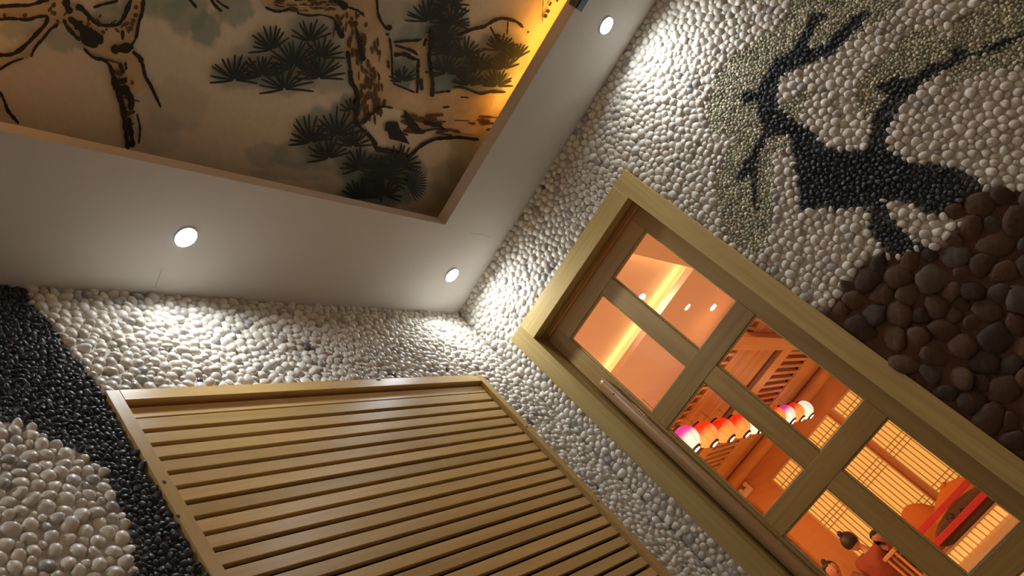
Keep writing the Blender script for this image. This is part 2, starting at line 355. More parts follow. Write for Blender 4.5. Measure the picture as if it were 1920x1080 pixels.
# ---- left wall
placeL = lambda V: np.stack([V[:, 0], GND - V[:, 2], V[:, 1]], 1)
def okpanel(P, m): return ~((P[:, 0] > PX0 - m) & (P[:, 0] < PX1 + m) & (P[:, 1] > PZ0 - m) & (P[:, 1] < PZ1 + m))
isBL = lambda P: inside(P, LBLACK) & ~inside(P, LWHITE_LOW)
def mortL(P):
    C = np.tile((0.56, 0.52, 0.46, 1.0), (len(P), 1)); C[isBL(P)] = (0.03, 0.03, 0.032, 1); return C
wl = wall_grid('wall_left', lin(RX0, GND, 0.06, (PX0 + 0.01, PX1 - 0.01)), lin(0, CEIL + 0.02, 0.06, (PZ0 + 0.01, PZ1 - 0.01)), placeL, (PX0 + 0.01, PX1 - 0.01, PZ0 + 0.01, PZ1 - 0.01), mortL); wl['kind'] = 'structure'
tag(wl, 'pebble mosaic wall of white and black stones behind the slatted panel')
W_R = 0.0262
ptsW = poisson(-2.75, -0.006, 0.5, CEIL - 0.002, W_R, lambda P: ~isBL(P) & okpanel(P, 0.007))
ptsB = poisson(-2.75, -0.006, 0.8, CEIL - 0.002, 0.0140, lambda P: isBL(P) & okpanel(P, 0.008))
resL = pebble_wall([dict(pts=ptsW, h=0.85, col=white_col, p=4.6, cap=1.45, tilt=0.2, grow=1.13), dict(pts=ptsB, h=0.9, col=black_col, p=6, cap=1.5, el=0.4, tilt=0.42, jit=0.07)], placeL, (PX0 + 0.006, PX1 - 0.006, PZ0, PZ1 - 0.006))
emit_pebbles(resL[0], 'white_pebble', 'white_pebbles', 'pebble', wl, False)
emit_pebbles(resL[1], 'black_pebble', 'black_pebbles', 'slate', wl, False)
# ---- right wall
placeR = lambda V: np.stack([GND - V[:, 2], V[:, 0], V[:, 1]], 1)
def okdoor(P, m): return ~((P[:, 0] > DY0 - m) & (P[:, 0] < DY1 + m) & (P[:, 1] < DZ1 + m))
def clsR(P):
    r = np.zeros(len(P), int)
    for g in GRAVEL: r[inside(P, g)] = 2
    for t in TREE: r[inside(P, t)] = 1
    r[inside(P, BROWN)] = 3; r[inside(P, WEDGE)] = 0
    return r
def mortR(P):
    k = clsR(P); C = np.tile((0.56, 0.52, 0.46, 1.0), (len(P), 1)); C[k == 1] = (0.03, 0.03, 0.03, 1); C[k == 2] = (0.24, 0.22, 0.14, 1); C[k == 3] = (0.10, 0.042, 0.02, 1); return C
wr = wall_grid('wall_right', lin(RY0, GND, 0.04, (DY0 + 0.01, DY1 - 0.01)), lin(0, CEIL + 0.02, 0.04, (DZ1 - 0.01,)), placeR, (DY0 + 0.01, DY1 - 0.01, -1, DZ1 - 0.01), mortR); wr['kind'] = 'structure'
tag(wr, 'pebble mosaic wall with a dark tree beside the glazed door')
YL = -2.6
pw = poisson(YL, -0.006, 0.5, CEIL - 0.002, W_R, lambda P: (clsR(P) == 0) & okdoor(P, 0.006))
pt = poisson(YL, -0.006, 0.8, CEIL - 0.002, 0.0158, lambda P: (clsR(P) == 1) & okdoor(P, 0.006))
pg = poisson(YL, -0.006, 0.9, CEIL - 0.002, 0.0108, lambda P: (clsR(P) == 2) & okdoor(P, 0.003))
pb = poisson(YL, -0.006, 0.1, CEIL - 0.002, 0.066, lambda P: (clsR(P) == 3) & okdoor(P, 0.030))
resR = pebble_wall([dict(pts=pw, h=0.85, col=white_col, p=4.6, cap=1.45, tilt=0.14, grow=1.13), dict(pts=pt, h=0.9, col=black_col, p=6, cap=1.5, el=0.4, tilt=0.38, jit=0.06), dict(pts=pg, h=1.1, col=gravel_col, p=6, cap=1.4, el=0.3, tilt=0.4, jit=0.08), dict(pts=pb, h=0.42, col=brown_col, p=8, cap=1.6, el=0.3, tilt=0.16, jit=0.05, grow=1.13)], placeR, (DY0 + 0.007, DY1 - 0.007, -1, DZ1 - 0.007))
emit_pebbles(resR[0], 'white_pebble', 'white_pebbles', 'pebble', wr, True)
emit_pebbles(resR[1], 'black_pebble', 'black_pebbles', 'slate', wr, True)
emit_pebbles(resR[2], 'gravel', 'gravel', 'gravel', wr, True, 0)
emit_pebbles(resR[3], 'brown_stone', 'brown_stones', 'rock', wr, True)
# ---- plain walls and floor behind the viewer
tag(bx('wall_back', RX0 - 0.1, GND, RY0 - 0.1, RY0, 0, CEIL, 'plain'), 'plain plaster wall opposite the slatted panel', kind='structure')
tag(bx('wall_side', RX0 - 0.1, RX0, RY0, GND + 0.1, 0, CEIL, 'plain'), 'plain plaster wall opposite the glazed door', kind='structure')
tag(bx('floor', RX0, 0.1, RY0, 0.1, -0.1, 0, 'floor'), 'tan mat floor of the pebble room', kind='structure')

# ---- ceiling: white border with a recessed field
IX0, IX1, IY0, IY1 = -2.20, -0.428, -2.72, -0.429
V = []; Fc = []
def ring(z, a): return [(a[0], a[2], z), (a[1], a[2], z), (a[1], a[3], z), (a[0], a[3], z)]
outer = (RX0, GND, RY0, GND); inner = (IX0, IX1, IY0, IY1); cove = (IX0 - 0.16, IX1 + 0.16, IY0 - 0.16, IY1 + 0.16)
loops = [ring(CEIL, outer), ring(CEIL, inner), ring(CEIL + LIP, inner), ring(CEIL + LIP, cove), ring(PANEL, cove)]
for L in loops: V += L
for i in range(4):
    for k in range(4): Fc.append((i * 4 + k, i * 4 + (k + 1) % 4, (i + 1) * 4 + (k + 1) % 4, (i + 1) * 4 + k))
ceil = mesh_obj('ceiling', V, Fc, 'plaster'); tag(ceil, 'white plaster ceiling border around the painted recess', kind='structure')
def crack(pts, wd):
    V = []; Fc = []
    for i, (u, v) in enumerate(pts):
        p = at(u, v, 2, CEIL - 0.0008); V += [(p[0] - wd, p[1] - wd, p[2]), (p[0] + wd, p[1] + wd, p[2])]
        if i: Fc.append((2 * i - 2, 2 * i - 1, 2 * i + 1, 2 * i))
    mesh_obj('plaster_crack', V, Fc, 'crack', ceil)
crack([(304, 503), (297, 522), (290, 540)], 0.0007); crack([(836, 424), (842, 430)], 0.0007); crack([(880, 437), (905, 440), (920, 445)], 0.0006)
# amber cove strips lying on the ledge
for nm, a, lab in (('led_strip', (IX1 + 0.055, IX1 + 0.085, IY0, -0.93), 'amber led strip hidden on the ceiling ledge along the door wall'), ('led_strip', (IX0 - 0.085, IX0 - 0.055, IY0, -0.62), 'amber led strip hidden on the ceiling ledge opposite the door wall')):
    o = bx(nm, a[0], a[1], a[2], a[3], CEIL + LIP + 0.001, CEIL + LIP + 0.009, 'strip', bev=0.002); tag(o, lab, 'light strip')
# downlights
def downlight(x, y, z, lab, m, power, color, group, r=0.034, light=True, spread=166):
    t = empty('downlight', (x, y, z)); tag(t, lab, 'downlight', group)
    lathe('trim_ring', [(r * 1.0, -0.001), (r * 1.16, -0.001), (r * 1.16, -0.004), (r * 1.08, -0.009), (r * 0.98, -0.007)], 'trim', t, seg=28)
    lathe('led_disc', [(r * 0.99, -0.001), (r * 0.97, -0.0075), (r * 0.6, -0.0105), (0.001, -0.0115)], m, t, seg=28)
    if light: lamp('downlight_lamp', 'AREA', (0, 0, -0.016), power, color, size=r * 1.7, parent=t, spread=spread)
    return t
for (u, v, lab) in ((347, 443, 'bright downlight in the white border over the left pebble strip'), (846, 515, 'bright downlight in the ceiling corner where both walls meet'), (1135, 47, 'bright downlight in the border along the tree mosaic wall')):
    p = at(u, v, 2, CEIL); downlight(p[0], p[1], CEIL, lab, 'led', P_SPOT, COOL, 'downlights in the white ceiling border')
for (x, y, lab) in ((-2.78, -0.215, 'downlight in the ceiling border above the viewer'), (-0.212, -2.62, 'downlight in the border at the far end of the tree wall')):
    downlight(x, y, CEIL, lab, 'led', P_SPOT, COOL, 'downlights in the white ceiling border')
for (x, y, lab) in ((-2.78, -1.42, 'unseen warm fill lamp added in the wide ceiling border opposite the door'), (-2.78, -2.62, 'unseen warm fill lamp added in the ceiling corner behind the viewer'), (-1.485, -3.02, 'unseen warm fill lamp added in the ceiling border along the back wall')):  # unseen fill lamps added to brighten the walls, built like the downlights
    downlight(x, y, CEIL, lab, 'led', P_FILL, (1.0, 0.74, 0.46), 'downlights in the white ceiling border')
# dark bracket at the lip
pb_ = at(1080, 2, 2, CEIL)
br = empty('ceiling_bracket', (IX1, pb_[1], CEIL)); tag(br, 'small dark grey bracket clipped to the inner edge of the ceiling border', 'bracket')
bx('plate', IX1 - 0.012, IX1 + 0.035, pb_[1] - 0.06, pb_[1] + 0.02, CEIL - 0.006, CEIL - 0.0005, 'grey', br, 0.001)
bx('clip', IX1 - 0.014, IX1 - 0.001, pb_[1] - 0.06, pb_[1] + 0.02, CEIL - 0.006, CEIL + 0.03, 'grey', br, 0.001)

# ================================================================ CEILING MURAL
mural = empty('ceiling_mural', (0, 0, 0)); tag(mural, 'painted mural of old pine trees filling the ceiling recess', 'mural')
U = lambda u, v, dz=0.0: at(u, v, 2, PANEL - dz)
xs = lin(cove[0], cove[1], 0.011); ys = lin(cove[2], cove[3], 0.011)
V = np.array([(x, y, PANEL - 0.0005) for x in xs for y in ys]); ny = len(ys)
Fc = [(i * ny + j, i * ny + j + 1, (i + 1) * ny + j + 1, (i + 1) * ny + j) for i in range(len(xs) - 1) for j in range(ny - 1)]
base = np.array((0.82, 0.72, 0.58)); green = np.array((0.24, 0.33, 0.30)); C = np.tile(base, (len(V), 1))
WASH = [(350, 25, 40, 40, .7), (385, 55, 28, 32, .8), (440, 18, 35, 30, .7), (310, 10, 40, 30, .5), (500, 108, 60, 45, .55), (590, 80, 60, 55, .6), (450, 140, 50, 28, .6), (540, 150, 55, 28, .5), (620, 135, 45, 40, .5),
 (600, 250, 45, 45, .7), (650, 225, 30, 45, .8), (560, 290, 50, 25, .6), (500, 290, 40, 22, .45), (620, 295, 45, 25, .5), (675, 310, 45, 35, .8), (720, 340, 65, 50, .85), (690, 372, 60, 25, .9), (770, 330, 30, 40, .7), (880, 300, 40, 60, .5), (850, 340, 40, 40, .45), (800, 370, 50, 30, .35),
 (735, 40, 45, 45, .5), (780, 70, 35, 25, .6), (830, 40, 45, 60, .7), (755, 135, 28, 30, .95), (845, 105, 45, 55, .7), (880, 140, 60, 35, .75), (830, 160, 30, 20, .8), (930, 115, 40, 50, .6), (960, 100, 30, 40, .4), (900, 165, 40, 15, .6),
 (200, 30, 30, 25, .6), (30, 55, 40, 18, .5), (125, 75, 40, 22, .6), (260, 10, 60, 18, .5), (330, 200, 60, 50, .25), (560, 320, 80, 18, .4), (650, 345, 60, 20, .3), (300, 250, 40, 40, .25)]
for (u, v, ru, rv, s) in WASH:
    c = U(u, v); a = U(u + ru, v) - c; b = U(u, v + rv) - c; A = np.linalg.inv(np.array([[a[0], b[0]], [a[1], b[1]]]))
    q = (V[:, :2] - c[:2]) @ A.T; an = np.arctan2(q[:, 1], q[:, 0]); k = np.clip(1.2 + 0.16 * np.sin(5 * an + u) + 0.1 * np.sin(9 * an + v) - (q ** 2).sum(1), 0, 0.38) / 0.38 * s * 0.9
    C = C * (1 - k[:, None]) + green * k[:, None]
C = C * (1 + rng.normal(0, 0.02, (len(V), 1)))
mesh_obj('canvas', V, Fc, 'canvas', mural, False, np.column_stack([np.clip(C, 0, 1), np.ones(len(V))]))
zc = [0.0]
def nextz(): zc[0] += 0.00002; return zc[0]
def poly(name, pts, m, dz):
    P = [U(u, v, dz + nextz()) for u, v in pts]; z = P[0][2]
    bm = bmesh.new(); vs_ = [bm.verts.new((p[0], p[1], z)) for p in P]; f = bm.faces.new(vs_); f.normal_update(); bmesh.ops.triangulate(bm, faces=[f]); me = bpy.data.meshes.new(name); bm.to_mesh(me); bm.free()
    return link(name, me, m, mural)
def ribbons(name, strokes, m, dz, rough=0.16):
    """strokes: list of (pixel-traced points on the panel, width px or list)"""
    V = []; Fc = []
    for pts, wd in strokes:
        pts = np.array(pts, float); n = len(pts); wd = np.full(n, wd, float) if not hasattr(wd, '__len__') else np.interp(np.linspace(0, 1, n), np.linspace(0, 1, len(wd)), wd)
        # resample
        seg = np.hypot(*np.diff(pts, axis=0).T); s = np.concatenate([[0], np.cumsum(seg)]); k = max(3, int(s[-1] / 5) + 2); t = np.linspace(0, s[-1], k)
        X = np.interp(t, s, pts[:, 0]); Y = np.interp(t, s, pts[:, 1]); W_ = np.interp(t, s, wd) * (1 + rng.normal(0, rough, k))
        if k > 5:
            for _ in range(2): X[1:-1] = (X[:-2] + 2 * X[1:-1] + X[2:]) / 4; Y[1:-1] = (Y[:-2] + 2 * Y[1:-1] + Y[2:]) / 4
        dx = np.gradient(X); dy = np.gradient(Y); l = np.hypot(dx, dy) + 1e-9; nx, nyy = -dy / l, dx / l; z = dz + nextz()
        W_[0] *= 0.6; W_[-1] *= 0.5; b0 = len(V)
        for i in range(k):
            V.append(U(X[i] + nx[i] * W_[i] / 2, Y[i] + nyy[i] * W_[i] / 2, z)); V.append(U(X[i] - nx[i] * W_[i] / 2, Y[i] - nyy[i] * W_[i] / 2, z))
            if i: a = b0 + 2 * i; Fc.append((a - 2, a - 1, a + 1, a))
    return mesh_obj(name, V, Fc, m, mural)
a6 = lambda L: [(x / 6, y / 6) for x, y in L]
a3 = lambda L: [(x / 3, y / 3) for x, y in L]
m3 = lambda L: [(500 + x / 3, y / 3) for x, y in L]
c6 = lambda L: [(640 + x / 6, y / 6) for x, y in L]
t6 = lambda L: [(320 + x / 6, y / 6) for x, y in L]
# washes of the trunks
poly('trunk_wash', m3([(250, 85), (380, 20), (440, -40), (600, -40), (625, 80), (690, 220), (705, 455), (760, 490), (850, 520), (850, 300), (710, 300), (710, 240), (870, 225), (912, 170), (922, 330), (940, 540), (1080, 495), (1200, 535), (1290, 540), (1200, 760), (1060, 740), (880, 745), (780, 630), (650, 597), (545, 690), (500, 640), (470, 400), (430, 210), (370, 95)]), 'trunk', 0.001)
poly('trunk_wash', a6([(-20, 70), (330, 60), (560, -20), (720, -20), (900, 80), (1080, 275), (1330, 290), (1480, -20), (1610, -20), (1560, 250), (1500, 500), (1540, 620), (1600, 740), (1690, 960), (1500, 1080), (1500, 1600), (1440, 1660), (1350, 1060), (1240, 740), (1170, 660), (1000, 610), (900, 450), (740, 290), (640, 280), (380, 560), (350, 640), (0, 790), (-20, 620), (120, 620), (430, 360), (540, 190), (330, 225), (-20, 225)]), 'trunk', 0.001)
poly('hollow_wash', m3([(540, 700), (650, 597), (770, 622), (870, 745), (950, 760), (1190, 770), (950, 780), (860, 820), (805, 880), (760, 858), (615, 845), (600, 790)]), 'pale', 0.0012)
poly('branch_wash', m3([(-60, -30), (380, -30), (440, 40), (390, 100), (300, 85), (60, 68), (0, 40)]), 'trunk', 0.001)
# brown bark marks
bark = []
for _ in range(120):
    t = rng.uniform(); x = np.interp(t, [0, .3, .6, 1], [470, 540, 590, 590]) + rng.normal(0, 42); y = 60 + t * 600
    bark.append((m3([(x, y), (x + rng.normal(0, 8), y + rng.uniform(18, 60))]), rng.uniform(2.5, 7)))
for _ in range(34):
    x = rng.uniform(740, 1250); y = 640 + rng.uniform(0, 110); bark.append((m3([(x, y), (x + rng.uniform(30, 90), y + rng.normal(4, 8))]), rng.uniform(2, 6)))
for _ in range(46):
    x = rng.uniform(20, 380); y = rng.uniform(-10, 60); bark.append((m3([(x, y), (x + rng.uniform(20, 70), y + rng.normal(3, 6))]), rng.uniform(1.5, 4)))
for _ in range(20):
    t = rng.uniform(); bark.append((a6([(1330 + t * 130 + rng.normal(0, 60), 650 + t * 800), (1340 + t * 130 + rng.normal(0, 60), 700 + t * 800)]), rng.uniform(3, 8)))
for _ in range(26):
    t = rng.uniform(0, 1); x = 560 + t * 900 + rng.normal(0, 30); y = 60 + 260 * t + rng.normal(0, 50); bark.append((a6([(x, y), (x + rng.normal(0, 30), y + rng.uniform(20, 70))]), rng.uniform(3, 7)))
for (x, y) in ((590, 40), (600, 130), (640, 220), (40, 150), (270, 150), (1150, 340), (1520, 60), (1515, 150), (1490, 210), (1465, 300)):
    bark.append((a6([(x, y), (x + 20, y + 45)]), 9))
ribbons('bark_marks', bark, 'inkbrown', 0.0016)['kind'] = 'stuff'
# outlines
S_ = []
for L, wd in (
  ([(-20, 75), (200, 60), (330, 62), (420, 32), (560, -10)], 7), ([(-20, 225), (100, 205), (200, 215), (330, 225), (420, 185), (545, 180)], 6),
  ([(540, 185), (520, 270), (430, 360), (330, 470), (220, 570), (120, 620), (-20, 620)], 8), ([(655, 272), (560, 330), (500, 420), (420, 500), (380, 560), (350, 640)], 6), ([(265, 655), (150, 690), (60, 740), (-10, 790)], 4.5),
  ([(735, -10), (755, 80), (800, 150)], 14), ([(770, 200), (880, 280), (950, 350), (1040, 400), (1110, 440), (1150, 490)], [12, 16, 22, 20, 10]), ([(900, 400), (1000, 470), (1100, 520)], [14, 18, 8]),
  ([(715, 215), (750, 300), (830, 385), (900, 460)], 7), ([(940, 540), (1000, 610), (1080, 665), (1170, 665), (1240, 740), (1270, 850), (1310, 960), (1360, 1080)], [5, 6, 6, 9, 13]),
  ([(860, 60), (920, 95), (1000, 180), (1080, 270), (1180, 290), (1330, 285), (1400, 190), (1475, -10)], [12, 6, 6, 7, 8]), ([(1615, -10), (1600, 150), (1560, 250), (1545, 350), (1530, 440), (1480, 505)], [8, 6, 6]),
  ([(1500, 520), (1400, 545), (1250, 560)], [14, 16, 17]), ([(1490, 580), (1580, 650), (1610, 740), (1630, 860), (1690, 950), (1750, 1080), (1810, 1210)], [8, 7, 6, 5]), ([(1050, 85), (1150, 50), (1330, 10)], 6),
  ([(1350, 720), (1390, 830)], 9), ([(1410, 700), (1420, 790)], 6), ([(1345, 920), (1430, 900)], 10), ([(1320, 980), (1400, 1040), (1440, 1010)], 13)):
    S_.append((a6(L), wd))
for L, wd in (([(640, 440), (665, 520), (690, 600), (705, 700), (720, 840)], [14, 12, 10, 8]), ([(690, 480), (740, 560), (735, 620)], [14, 12, 10]), ([(725, 660), (740, 760), (745, 830)], [7, 9, 12]), ([(770, 640), (790, 720), (780, 810)], 4), ([(0, 515), (30, 580), (40, 620), (105, 695)], [5, 7, 6]), ([(690, 170), (690, 225)], 6), ([(-5, 640), (0, 645)], 3)):
    S_.append((a3(L), wd))
for L, wd in (
  ([(375, -20), (430, 30), (455, 45)], 14), ([(455, 40), (520, 60), (550, 95)], 4), ([(-10, 40), (60, 70), (130, 50)], 5), ([(170, 75), (240, 90), (300, 82), (360, 95), (385, 110)], 4), ([(380, 105), (400, 160), (430, 215)], [4, 9, 11]),
  ([(455, 285), (468, 380), (475, 470), (505, 500), (512, 580), (505, 640), (495, 690), (530, 712)], [8, 7, 12, 8, 9, 11, 7]), ([(470, 440), (485, 490)], 9), ([(500, 150), (520, 230), (545, 345)], [3, 8, 10]),
  ([(620, -10), (625, 80), (650, 135), (685, 170)], 5), ([(675, 160), (705, 150)], 12), ([(680, 185), (680, 200)], 9), ([(690, 210), (700, 270), (705, 330), (706, 450)], [4, 5, 3]),
  ([(708, 468), (760, 490), (835, 520)], 4), ([(855, 330), (850, 400), (852, 470), (845, 525)], 6), ([(870, 440), (872, 510)], 8), ([(715, 238), (780, 230), (850, 228), (872, 220)], 5), ([(715, 310), (790, 303), (805, 325), (850, 335)], [8, 9, 6]), ([(720, 255), (780, 270), (830, 290), (850, 310)], [5, 6, 5]),
  ([(918, 168), (928, 230), (912, 320), (925, 400), (935, 470), (930, 545)], [7, 9, 5, 8, 10]), ([(895, 215), (885, 260)], 5), ([(940, 522), (1000, 515)], 3.5), ([(1000, 515), (1035, 512)], 6), ([(1050, 490), (1100, 488), (1200, 530), (1260, 515), (1345, 518)], [4, 4, 6, 5]),
  ([(535, 695), (580, 650), (650, 595), (710, 608)], [9, 4, 4]), ([(775, 622), (800, 680), (835, 720), (870, 745)], [6, 13, 15, 8]), ([(880, 690), (960, 700), (1000, 725)], [8, 7, 3]), ([(870, 740), (940, 725), (1010, 725)], 4), ([(860, 745), (900, 735)], 4),
  ([(520, 712), (575, 760), (608, 800), (612, 842), (700, 850), (760, 862), (805, 885)], [5, 6, 10, 9, 6, 7]), ([(805, 885), (835, 850), (880, 812), (950, 780), (1080, 772), (1195, 785)], [7, 5, 7, 6, 6]),
  ([(1070, 200), (1150, 165), (1225, 150), (1280, 112), (1330, 100), (1400, 118), (1440, 145)], [5, 7, 7, 6, 5]), ([(1415, 135), (1445, 155)], 5), ([(1465, 178), (1475, 182)], 5), ([(1258, 150), (1285, 205), (1330, 240)], 4), ([(1357, 118), (1352, 195)], 3.5), ([(1285, 195), (1320, 205)], 3),
  ([(1555, -10), (1552, 130)], 1.2), ([(1590, 20), (1600, 25)], 10), ([(1575, 70), (1590, 55)], 9), ([(1562, 100), (1575, 80)], 6), ([(1630, 0), (1640, 5)], 8),
  ([(990, 605), (1030, 600)], 4), ([(1090, 545), (1140, 550)], 3)):
    S_.append((m3(L), wd))
S_ += [([(622, -2), (610, -60), (640, -130), (700, -190), (760, -230)], [9, 8, 6, 4]), ([(706, -2), (720, -60), (770, -120), (830, -180), (900, -220)], [7, 6, 5, 4]), ([(640, -130), (560, -180), (470, -220), (380, -240)], [8, 6, 4]), ([(120, -2), (140, -70), (200, -150), (300, -210)], [12, 9, 6]), ([(60, -40), (0, -90), (-80, -130)], [8, 6]), ([(900, -220), (960, -240), (1040, -235)], [6, 4])]
for q in S_: ribbons('brush_stroke', [q], 'ink', 0.0020)
poly('hollow', m3([(668, 690), (700, 683), (738, 687), (748, 720), (775, 762), (806, 812), (772, 802), (690, 780), (683, 742), (664, 735)]), 'ink', 0.0021)
# pine needle fans: base, radius, start angle, end angle (0 = right, 90 = up in the painting), needles
FANS = [(440, 150, 50, -5, 185, 13), (512, 93, 45, 40, 190, 11), (582, 78, 42, 20, 160, 9), (603, 108, 42, 0, 150, 10), (552, 123, 50, -20, 200, 17), (492, 142, 40, 10, 190, 12), (598, 147, 52, 0, 180, 14), (533, 167, 52, -5, 190, 13),
 (583, 267, 48, 10, 185, 12), (633, 255, 52, 10, 170, 11), (617, 297, 42, 15, 185, 11), (662, 275, 38, 5, 170, 11), (658, 208, 26, 30, 170, 6), (677, 315, 38, 0, 195, 12), (720, 332, 44, -30, 260, 24), (750, 312, 40, -20, 200, 15), (677, 373, 40, 10, 175, 12), (723, 367, 32, -20, 190, 12),
 (803, 40, 42, 20, 180, 12), (842, 8, 38, -40, 220, 14), (847, 45, 40, -20, 200, 17), (832, 73, 36, 0, 185, 13), (832, 100, 34, 0, 185, 13), (872, 107, 38, 0, 170, 12), (837, 137, 38, -5, 190, 14), (897, 132, 36, 10, 185, 12), (755, 153, 28, 10, 175, 10), (880, 160, 36, 10, 170, 12), (932, 162, 34, 0, 180, 12), (938, 95, 34, 20, 170, 11), (968, 110, 32, 30, 170, 11), (945, 130, 34, 20, 170, 11)]
FANS += [(700, -60, 44, 0, 180, 13), (760, -90, 44, -10, 190, 14), (660, -110, 42, 0, 180, 12), (880, -70, 40, 0, 180, 13), (930, -110, 42, 0, 185, 13), (820, -130, 46, -10, 190, 15), (470, -90, 46, 0, 180, 13), (530, -70, 44, 0, 185, 13), (400, -50, 42, 180, 360, 10), (330, -130, 46, 0, 190, 14), (260, -90, 44, 0, 180, 12), (1000, -160, 42, 0, 180, 13), (600, -190, 44, 0, 185, 14), (430, -200, 44, 0, 180, 13), (840, -230, 46, 0, 190, 14)]
for i, (u, v, r, a0, a1, n) in enumerate(FANS):
    st = []
    for k in range(n):
        a = math.radians(a0 + (a1 - a0) * (k + 0.5 * rng.uniform(-0.6, 0.6)) / (n - 1)); rr = r * rng.uniform(0.85, 1.1)
        st.append(([(u + 2 * math.cos(a), v - 2 * math.sin(a)), (u + rr * 0.55 * math.cos(a + 0.04), v - rr * 0.55 * math.sin(a + 0.04)), (u + rr * math.cos(a), v - rr * math.sin(a))], [3.6, 4.6, 3.6]))
    ribbons('needle_cluster', st, 'needle', 0.0024, 0.08)
st = []
for k in range(15):
    a = math.radians(-62 + 9 * k); st.append(([(763, 344), (763 + 38 * math.cos(a), 344 - 38 * math.sin(a))], [2, 4.5, 2.5]))
ribbons('needle_cluster', st, 'blue', 0.0026, 0.08)
ribbons('needle_cluster', [([(352, -5), (362, 6), (369, 15)], 6), ([(393, -5), (403, 10), (416, 22)], 6), ([(405, 0), (418, 10), (430, 16)], 5)], 'needle', 0.0024)

# ================================================================ SLATTED PANEL ON THE LEFT WALL
pan = empty('slatted_panel', ((PX0 + PX1) / 2, 0.0, PZ0)); tag(pan, 'pale wooden panel of horizontal slats in a frame, set in the left pebble wall', 'wood panel')
FW = 0.035; REC = 0.014
bx('frame_stile', PX0, PX0 + FW, -0.004, 0.055, PZ0, PZ1, 'slat_z', pan, 0.0012)
bx('frame_stile', PX1 - FW, PX1, -0.004, 0.055, PZ0, PZ1, 'slat_z', pan, 0.0012)
bx('frame_rail', PX0 + FW, PX1 - FW, -0.004, 0.055, PZ1 - 0.038, PZ1, 'slat', pan, 0.0012)
bx('frame_rail', PX0 + FW, PX1 - FW, -0.004, 0.055, PZ0, PZ0 + 0.038, 'slat', pan, 0.0012)
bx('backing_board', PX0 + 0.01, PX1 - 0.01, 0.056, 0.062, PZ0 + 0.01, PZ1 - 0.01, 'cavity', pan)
GAP = 0.0130; PITCH = 0.0474
g0 = CEIL - 0.161 * 3.6 + 0.012      # first full gap
tops = [(PZ1 - 0.047, g0 + 2 * PITCH - 0.002 + 0.0)]
z = g0
sl = [(g0 + PITCH + 0.0005, PZ1 - 0.049), (g0 + GAP / 2, g0 + PITCH - 0.0025)]
k = 0
while z - (k + 1) * PITCH > PZ0 + 0.04:
    sl.append((z - (k + 1) * PITCH + GAP / 2, z - k * PITCH - GAP / 2)); k += 1
for i, (a, b) in enumerate(sl):
    dy = rng.normal(0, 0.0006)
    bx('slat', PX0 + FW + 0.0005, PX1 - FW - 0.0005, REC + dy, REC + 0.018 + dy, a, b, 'slat', pan, 0.0012)
for xx in (PX0 + 0.45, PX0 + 1.05):
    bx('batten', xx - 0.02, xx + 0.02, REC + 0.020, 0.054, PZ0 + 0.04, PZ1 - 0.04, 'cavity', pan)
for (u, v) in ((308, 904), (334, 968), (988, 800), (1122, 940)):
    p = at(u, v, 1, -0.004); 
    o = lathe('screw_hole', [(0.0045, 0), (0.0045, 0.0006)], 'hole', pan, seg=10, smooth=False)
    o.rotation_euler = (math.pi / 2, 0, 0); o.location = Vector((p[0], -0.0041, p[2])) - pan.location

# ================================================================ GLAZED SLIDING DOOR
dr = empty('door_1', (0.05, (DY0 + DY1) / 2, 0.0)); tag(dr, 'pale wooden glazed door in a wide casing, lit hall behind it', kind='structure')
CW = 0.083; CT = 0.089
bx('casing_head', -0.005, 0.045, DY0 + CW, DY1 - CW, DZ1 - CT, DZ1, 'wood_y', dr, 0.0015)
bx('casing_side', -0.004, 0.045, DY0, DY0 + CW, 0.0, DZ1, 'wood_z', dr, 0.0015)
bx('casing_side', -0.004, 0.045, DY1 - CW, DY1, 0.0, DZ1, 'wood_z', dr, 0.0015)
JY0, JY1, JZ = DY0 + CW, DY1 - CW, DZ1 - CT
bx('jamb_side', 0.046, 0.17, JY0 - 0.03, JY0, 0.0, JZ, 'sash_z', dr); bx('jamb_side', 0.046, 0.17, JY1, JY1 + 0.03, 0.0, JZ, 'sash_z', dr)
bx('jamb_head', 0.046, 0.17, JY0 - 0.03, JY1 + 0.03, JZ, JZ + 0.03, 'sash_y', dr)
bx('track_fillet', 0.060, 0.072, JY0 + 0.001, JY1 - 0.001, JZ - 0.012, JZ - 0.0005, 'sash_y', dr, 0.001)
SX0, SX1 = 0.088, 0.125                 # sash thickness
gy = [-0.827, -0.580, -0.500, -0.251]; rows = [(2.2996, 1.8129), (1.7272, 1.2444), (1.1588, 0.6803), (0.5943, 0.115)]
bx('sash_stile', SX0, SX1, JY0 + 0.002, gy[0], 0.015, JZ - 0.013, 'sash_z', dr, 0.001)
bx('sash_stile', SX0, SX1, gy[3], JY1 - 0.002, 0.015, JZ - 0.013, 'sash_z', dr, 0.001)
bx('sash_rail', SX0, SX1, gy[0], gy[3], rows[0][0], JZ - 0.013, 'sash_y', dr, 0.001)
bx('sash_rail', SX0, SX1, gy[0], gy[3], 0.015, rows[3][1], 'sash_y', dr, 0.001)
for i in range(3): bx('muntin_rail', SX0 - 0.001, SX1, gy[0], gy[3], rows[i + 1][0], rows[i][1], 'sash_y', dr, 0.001)
for i in range(4): bx('muntin', SX0, SX1, gy[1], gy[2], rows[i][1], rows[i][0], 'sash_z', dr, 0.001)
